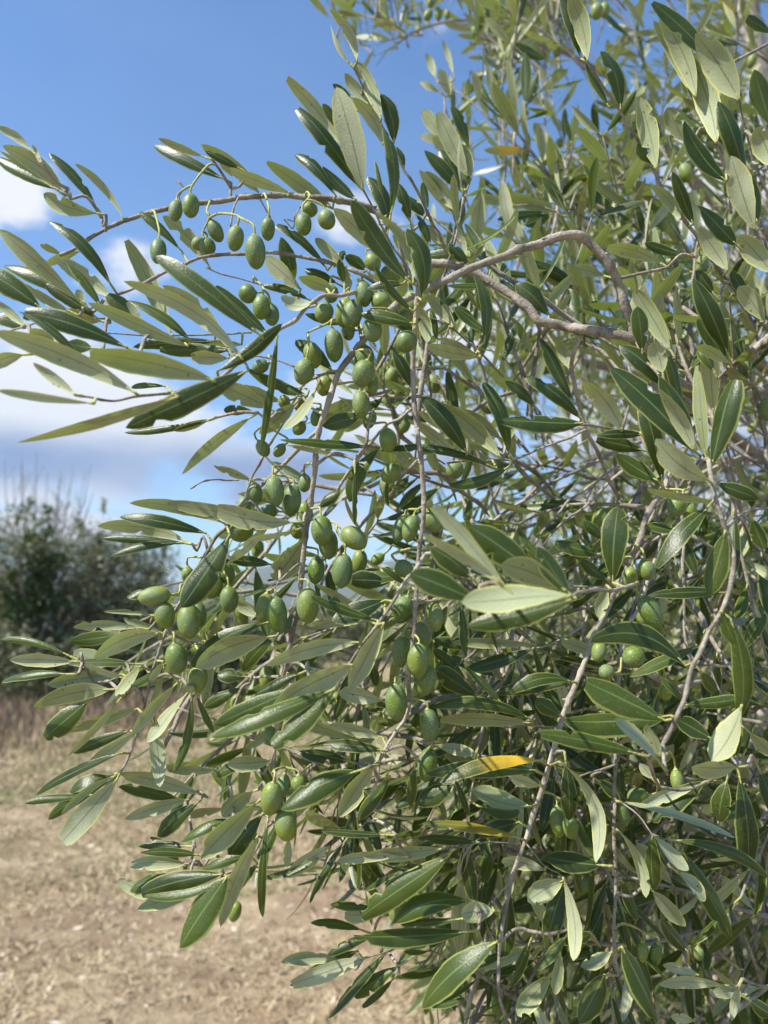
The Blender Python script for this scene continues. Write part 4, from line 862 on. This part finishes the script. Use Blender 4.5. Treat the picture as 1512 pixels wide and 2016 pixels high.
green = blade_material('green_grass', [(0.12, 0.16, 0.05), (0.20, 0.22, 0.08), (0.34, 0.30, 0.15)])
weedm = blade_material('brown_weed', [(0.14, 0.095, 0.055), (0.25, 0.18, 0.115), (0.38, 0.30, 0.19)])
blades('dry_grass', 190000, (-5.5, 2.6), (1.9, 9), (.02, .085), (.0022, .0055), (.6, 1.5), straw, 'dry mown straw lying over the field', 'grass', lambda x, y: (np.abs(x + .2) < .62 * y + .4) * np.clip(.65 + .4 * np.sin(x * 3.1 + 1.7 * np.sin(y * 2.3)) + .4 * np.sin(y * 4.7 + 2 * np.sin(x * 1.9)), .12, 1))
blades('straw_litter', 9000, (-5.5, 2.6), (1.9, 9), (.02, .06), (.010, .028), (1.1, 1.57), litter, 'pale flat litter and dry leaves lying on the field', 'litter', lambda x, y: (np.abs(x + .2) < .62 * y + .4) * .8)
def patch(x, y): return np.clip((np.sin(x * .9 + 1.3) * .4 + np.sin(x * 2.3 + y) * .35 + 1.1 - np.abs(y - 7) * .35), 0, 1) * (np.abs(x) < .62 * y + 1)
blades('green_grass', 90000, (-8, 8), (4.2, 11), (.02, .06), (.003, .006), (.2, 1.1), green, 'patches of short green grass among the straw', 'grass', patch)
def wd(x, y): return np.clip(1.25 - np.abs(y - 11.0 + .1 * x) / 3.2, 0, 1) ** 1.5 * np.clip((-1.8 - x) / 1.6, 0, 1) * np.clip(.7 + .5 * np.sin(x * 2.1 + y * 1.3), 0, 1)
blades('dry_weeds', 70000, (-12, -1.0), (7, 14), (.10, .36), (.004, .010), (.0, .6), weedm, 'reddish brown dry weeds standing at the foot of the dark bushes', 'weeds', wd)

hm, n, L, out = mat('wooded_hill')
tc = n('ShaderNodeTexCoord'); p = n('ShaderNodeBsdfPrincipled'); p.inputs['Roughness'].default_value = 1
L(mixc(n, L, noise(n, L, tc.outputs['Object'], .02, 5), (0.035, 0.055, 0.025), (0.075, 0.09, 0.045)), p.inputs['Base Color']); L(p.outputs[0], out.inputs[0])
hx = np.linspace(-3500, 3500, 160); hy = np.linspace(0, 1, 14)
Xh, Th = np.meshgrid(hx, hy, indexing='ij')
ridge = 95 + 40 * np.sin(Xh / 620 + 1.0) + 22 * np.sin(Xh / 260 + 2) + 8 * np.sin(Xh / 70)
Zh = ridge * np.sin(Th * math.pi / 2 * 1.3) + 3 * rng.normal(size=Xh.shape) * (Th > .1) - 2 * (Th == 0)
Yh = 1900 + 700 * Th + 120 * np.sin(Xh / 500)
V = np.stack([Xh, Yh, Zh], -1).reshape(-1, 3); i, j = np.meshgrid(np.arange(159), np.arange(13), indexing='ij'); a = (i * 14 + j).ravel()
mb = MB(); mb.add(V, np.stack([a, a + 14, a + 15, a + 1], 1)); ho = mb.build('hills', [hm]); ho['kind'] = 'structure'

# trees and bushes beyond the field
def crown_material(name, top, und, tr=.2):
    m, n, L, out = mat(name)
    at_ = n('ShaderNodeAttribute'); at_.attribute_name = 'var'; s = n('ShaderNodeSeparateColor'); L(at_.outputs['Color'], s.inputs[0])
    g = n('ShaderNodeNewGeometry'); c = mixc(n, L, g.outputs['Backfacing'], top, und)
    c = mixc(n, L, mth(n, L, 'MULTIPLY', s.outputs[0], .5), c, tuple(min(1, q * 1.9) for q in top))
    p = n('ShaderNodeBsdfPrincipled'); L(c, p.inputs['Base Color']); p.inputs['Roughness'].default_value = .5
    t = n('ShaderNodeBsdfTranslucent'); t.inputs[0].default_value = (top[0] * 4, top[1] * 4, top[2] * 2, 1); ms = n('ShaderNodeMixShader'); ms.inputs[0].default_value = tr
    L(p.outputs[0], ms.inputs[1]); L(t.outputs[0], ms.inputs[2]); L(ms.outputs[0], out.inputs[0]); return m
M_FAR = crown_material('far_olive_leaf', (0.056, 0.063, 0.028), (0.18, 0.185, 0.115))
M_IVY = crown_material('bright_green_leaf', (0.035, 0.068, 0.014), (0.07, 0.11, 0.03))
def leaf_cloud(mb, centres, radii, N, size, aspect, inner=.35):
    cs = np.array(centres); rs = np.array(radii); w_ = rs.prod(1) ** .66; pick = rng.choice(len(cs), N, p=w_ / w_.sum())
    v = rng.normal(size=(N, 3)); v /= np.linalg.norm(v, axis=1)[:, None]; r = rng.uniform(inner, 1.0, N) ** .6 * (1 + .10 * rng.normal(size=N))
    C = cs[pick] + v * r[:, None] * rs[pick]
    C = C[C[:, 2] > .03]; N = len(C)
    d = rng.normal(size=(N, 3)); d[:, 2] += .3; d /= np.linalg.norm(d, axis=1)[:, None]
    s = np.cross(d, rng.normal(size=(N, 3))); s /= np.linalg.norm(s, axis=1)[:, None]
    nn = np.cross(d, s); fl = np.where(nn[:, 2] < 0, -1, 1)[:, None]; s *= fl
    L_ = size * rng.uniform(.6, 1.3, N)[:, None]; W = L_ * aspect
    V = np.stack([C - d * L_ * .5, C + s * W * .5, C + d * L_ * .5, C - s * W * .5], 1).reshape(-1, 3); q = np.arange(N) * 4
    c = rng.random(N); mb.add(V, np.stack([q, q + 1, q + 2, q + 3], 1), 0, None, np.repeat(np.stack([c, c * 0, c * 0], 1), 4, 0))
def bush(name, px, depth, top_py, half_w, label, cat, m, N, size=.10, group=None, low=True, aspect=.28):
    base = at(px, 1400, depth); base[2] = 0
    top = at(px, top_py, depth)[2]; t = empty(name, (base[0], base[1], 0), label, cat, group)
    cen, rad = [], []
    K = 16
    for k in range(K):
        a = R.uniform(0, 2 * math.pi); rr = half_w * R.uniform(.1, .75); z = top * R.uniform(.18 if low else .45, .86)
        rad_ = half_w * R.uniform(.28, .5); rad_z = min(rad_ * R.uniform(.8, 1.2), top - z)
        cen.append([base[0] + math.cos(a) * rr, base[1] + math.sin(a) * rr, z]); rad.append([rad_, rad_, max(rad_z, .2)])
    cen.append([base[0], base[1], top * .55]); rad.append([half_w * .7, half_w * .7, top * .42])
    if low:
        for k in range(7):
            a = k * .9; cen.append([base[0] + math.cos(a) * half_w * .65, base[1] + math.sin(a) * half_w * .65, top * .14]); rad.append([half_w * .42, half_w * .42, top * .22])
    mb = MB(); leaf_cloud(mb, cen, rad, N, size, aspect)
    # ragged sprays standing out of the outline
    for k in range(46 if low else 10):
        c = cen[R.randrange(len(cen))]; r_ = rad[R.randrange(len(rad))]
        v = unit([R.gauss(0, 1), R.gauss(0, 1), abs(R.gauss(.6, .6))]); p0 = np.array(c) + v * np.array(r_) * .8
        ln = R.uniform(.15, .45); q = p0 + unit(v + np.array([0, 0, .6])) * ln
        cc = [list(p0 + (q - p0) * f) for f in (.2, .5, .8)]; leaf_cloud(mb, cc, [[.07, .07, .09]] * 3, 60, size, aspect, .1)
    mb.build('crown', [m], t, (base[0], base[1], top * .5))
    tm = MB(); r0 = .05 * half_w + .03
    tube(tm, catmull([[base[0], base[1], -.05, r0 * 1.3], [base[0] + .05, base[1], top * .25, r0], [base[0] - .04, base[1], top * .6, r0 * .5]], .08), 10, 0, .05)
    for k in range(9):
        c = np.array(cen[k]); z0 = top * R.uniform(.15, .4)
        tube(tm, catmull([[base[0], base[1], z0, r0 * .5], [*( (np.array([base[0], base[1], z0]) + c) / 2 + rng.normal(size=3) * .08), r0 * .35], [*c, r0 * .15]], .1), 6, 0, .05)
    tm.build('trunk', [M_TRUNK], t, (base[0], base[1], 0))
    return t
bush('olive_bush', -110, 13.0, 1030, 1.65, 'dark grey green olive bush at the left edge of the photo, below the bare shoots', 'bush', M_FAR, 24000)
bush('olive_bush', 90, 12.8, 1000, 1.55, 'grey green olive bush just right of the ivy green clump, below the bare shoots', 'bush', M_FAR, 24000)
bush('olive_bush', 235, 13.2, 1045, 1.35, 'grey green olive bush at the right shoulder of the dark thicket', 'bush', M_FAR, 20000)
bush('leafy_shrub', 50, 12.3, 1000, .50, 'bright green leafy shrub rising out of the dark olive thicket at far left', 'shrub', M_IVY, 2600, .09, low=False, aspect=.7)
bush('olive_bush', 390, 13.4, 1175, 1.2, 'low dark olive bush where the thicket slopes down, behind the lowest hanging olives', 'bush', M_FAR, 16000)
bush('olive_bush', 550, 14.0, 1215, 1.3, 'low dark olive bush right of the thicket, half hidden by hanging leaves', 'bush', M_FAR, 15000)
G = 'olive trees standing beyond the field'
for (px, dp, tp, hw, lb) in ((520, 24, 1225, 1.7, 'low olive tree beyond the field, behind the hanging twigs left of centre'),
                             (680, 22, 1190, 1.6, 'olive tree beyond the field, seen through the twigs near the centre'), (860, 20, 1090, 1.8, 'taller olive tree beyond the field, seen through the crown right of centre'), (1060, 19, 1040, 2.0, 'broad olive tree beyond the field, mostly behind the near crown')):
    bush('olive_tree_beyond', px, dp, tp, hw, lb, 'tree', M_FAR, 9000, .13, G)

# bare shoots standing above the thicket
bt = at(60, 1400, 15.0); bt[2] = 0
t = empty('bare_tree', (bt[0], bt[1], 0), 'leafless young tree with thin upright shoots above the dark thicket at far left', 'tree')
mb = MB(); tube(mb, catmull([[bt[0], bt[1], -.05, .05], [bt[0] + .05, bt[1], 1.2, .04], [bt[0], bt[1], 2.8, .03]], .1), 8, 0, .05); mb.build('trunk', [M_TRUNK], t, (bt[0], bt[1], 0))
mb = MB()
for k in range(34):
    x0 = R.uniform(-.25, .35); a = np.array([bt[0] + x0 * .5, bt[1] + R.uniform(-.3, .3), R.uniform(1.8, 2.9)]); tx_ = bt[0] + x0 * 3.2 + R.uniform(-.3, .3); z1 = R.uniform(3.5, 4.75) - abs(x0) * .9
    b = np.array([tx_, a[1] + R.uniform(-.2, .2), z1]); tube(mb, catmull([[*a, .016], [*((a + b) / 2 + np.array([(b - a)[0] * .25, 0, -.1])), .011], [*b, .006]], .08), 5, 0)
    for q in range(3):
        f = R.uniform(.4, .9); p0 = a + (b - a) * f; p1 = p0 + np.array([R.uniform(-.15, .15), R.uniform(-.1, .1), R.uniform(.15, .4)]); tube(mb, np.array([[*p0, .007], [*p1, .004]]), 4, 0)
mb.build('shoots', [M_TRUNK], t, (bt[0], bt[1], 2))

# the air between the camera and the far hills
hz = bpy.data.materials.new('haze'); hz.use_nodes = True; t_ = hz.node_tree; t_.nodes.clear()
v_ = t_.nodes.new('ShaderNodeVolumePrincipled'); v_.inputs['Color'].default_value = (.80, .88, 1.0, 1); v_.inputs['Density'].default_value = .00022; v_.inputs['Anisotropy'].default_value = .2
o_ = t_.nodes.new('ShaderNodeOutputMaterial'); t_.links.new(v_.outputs[0], o_.inputs['Volume'])
x0, x1, y0, y1, z0, z1 = -3600, 3600, -80, 6100, -4, 240
V = [(x, y, z) for x in (x0, x1) for y in (y0, y1) for z in (z0, z1)]
mb = MB(); mb.add(V, [(0, 1, 3, 2), (4, 6, 7, 5), (0, 4, 5, 1), (2, 3, 7, 6), (0, 2, 6, 4), (1, 5, 7, 3)])
ha = mb.build('haze', [hz], smooth=False); ha['kind'] = 'stuff'; ha['label'] = 'thin blue haze over the far hills'
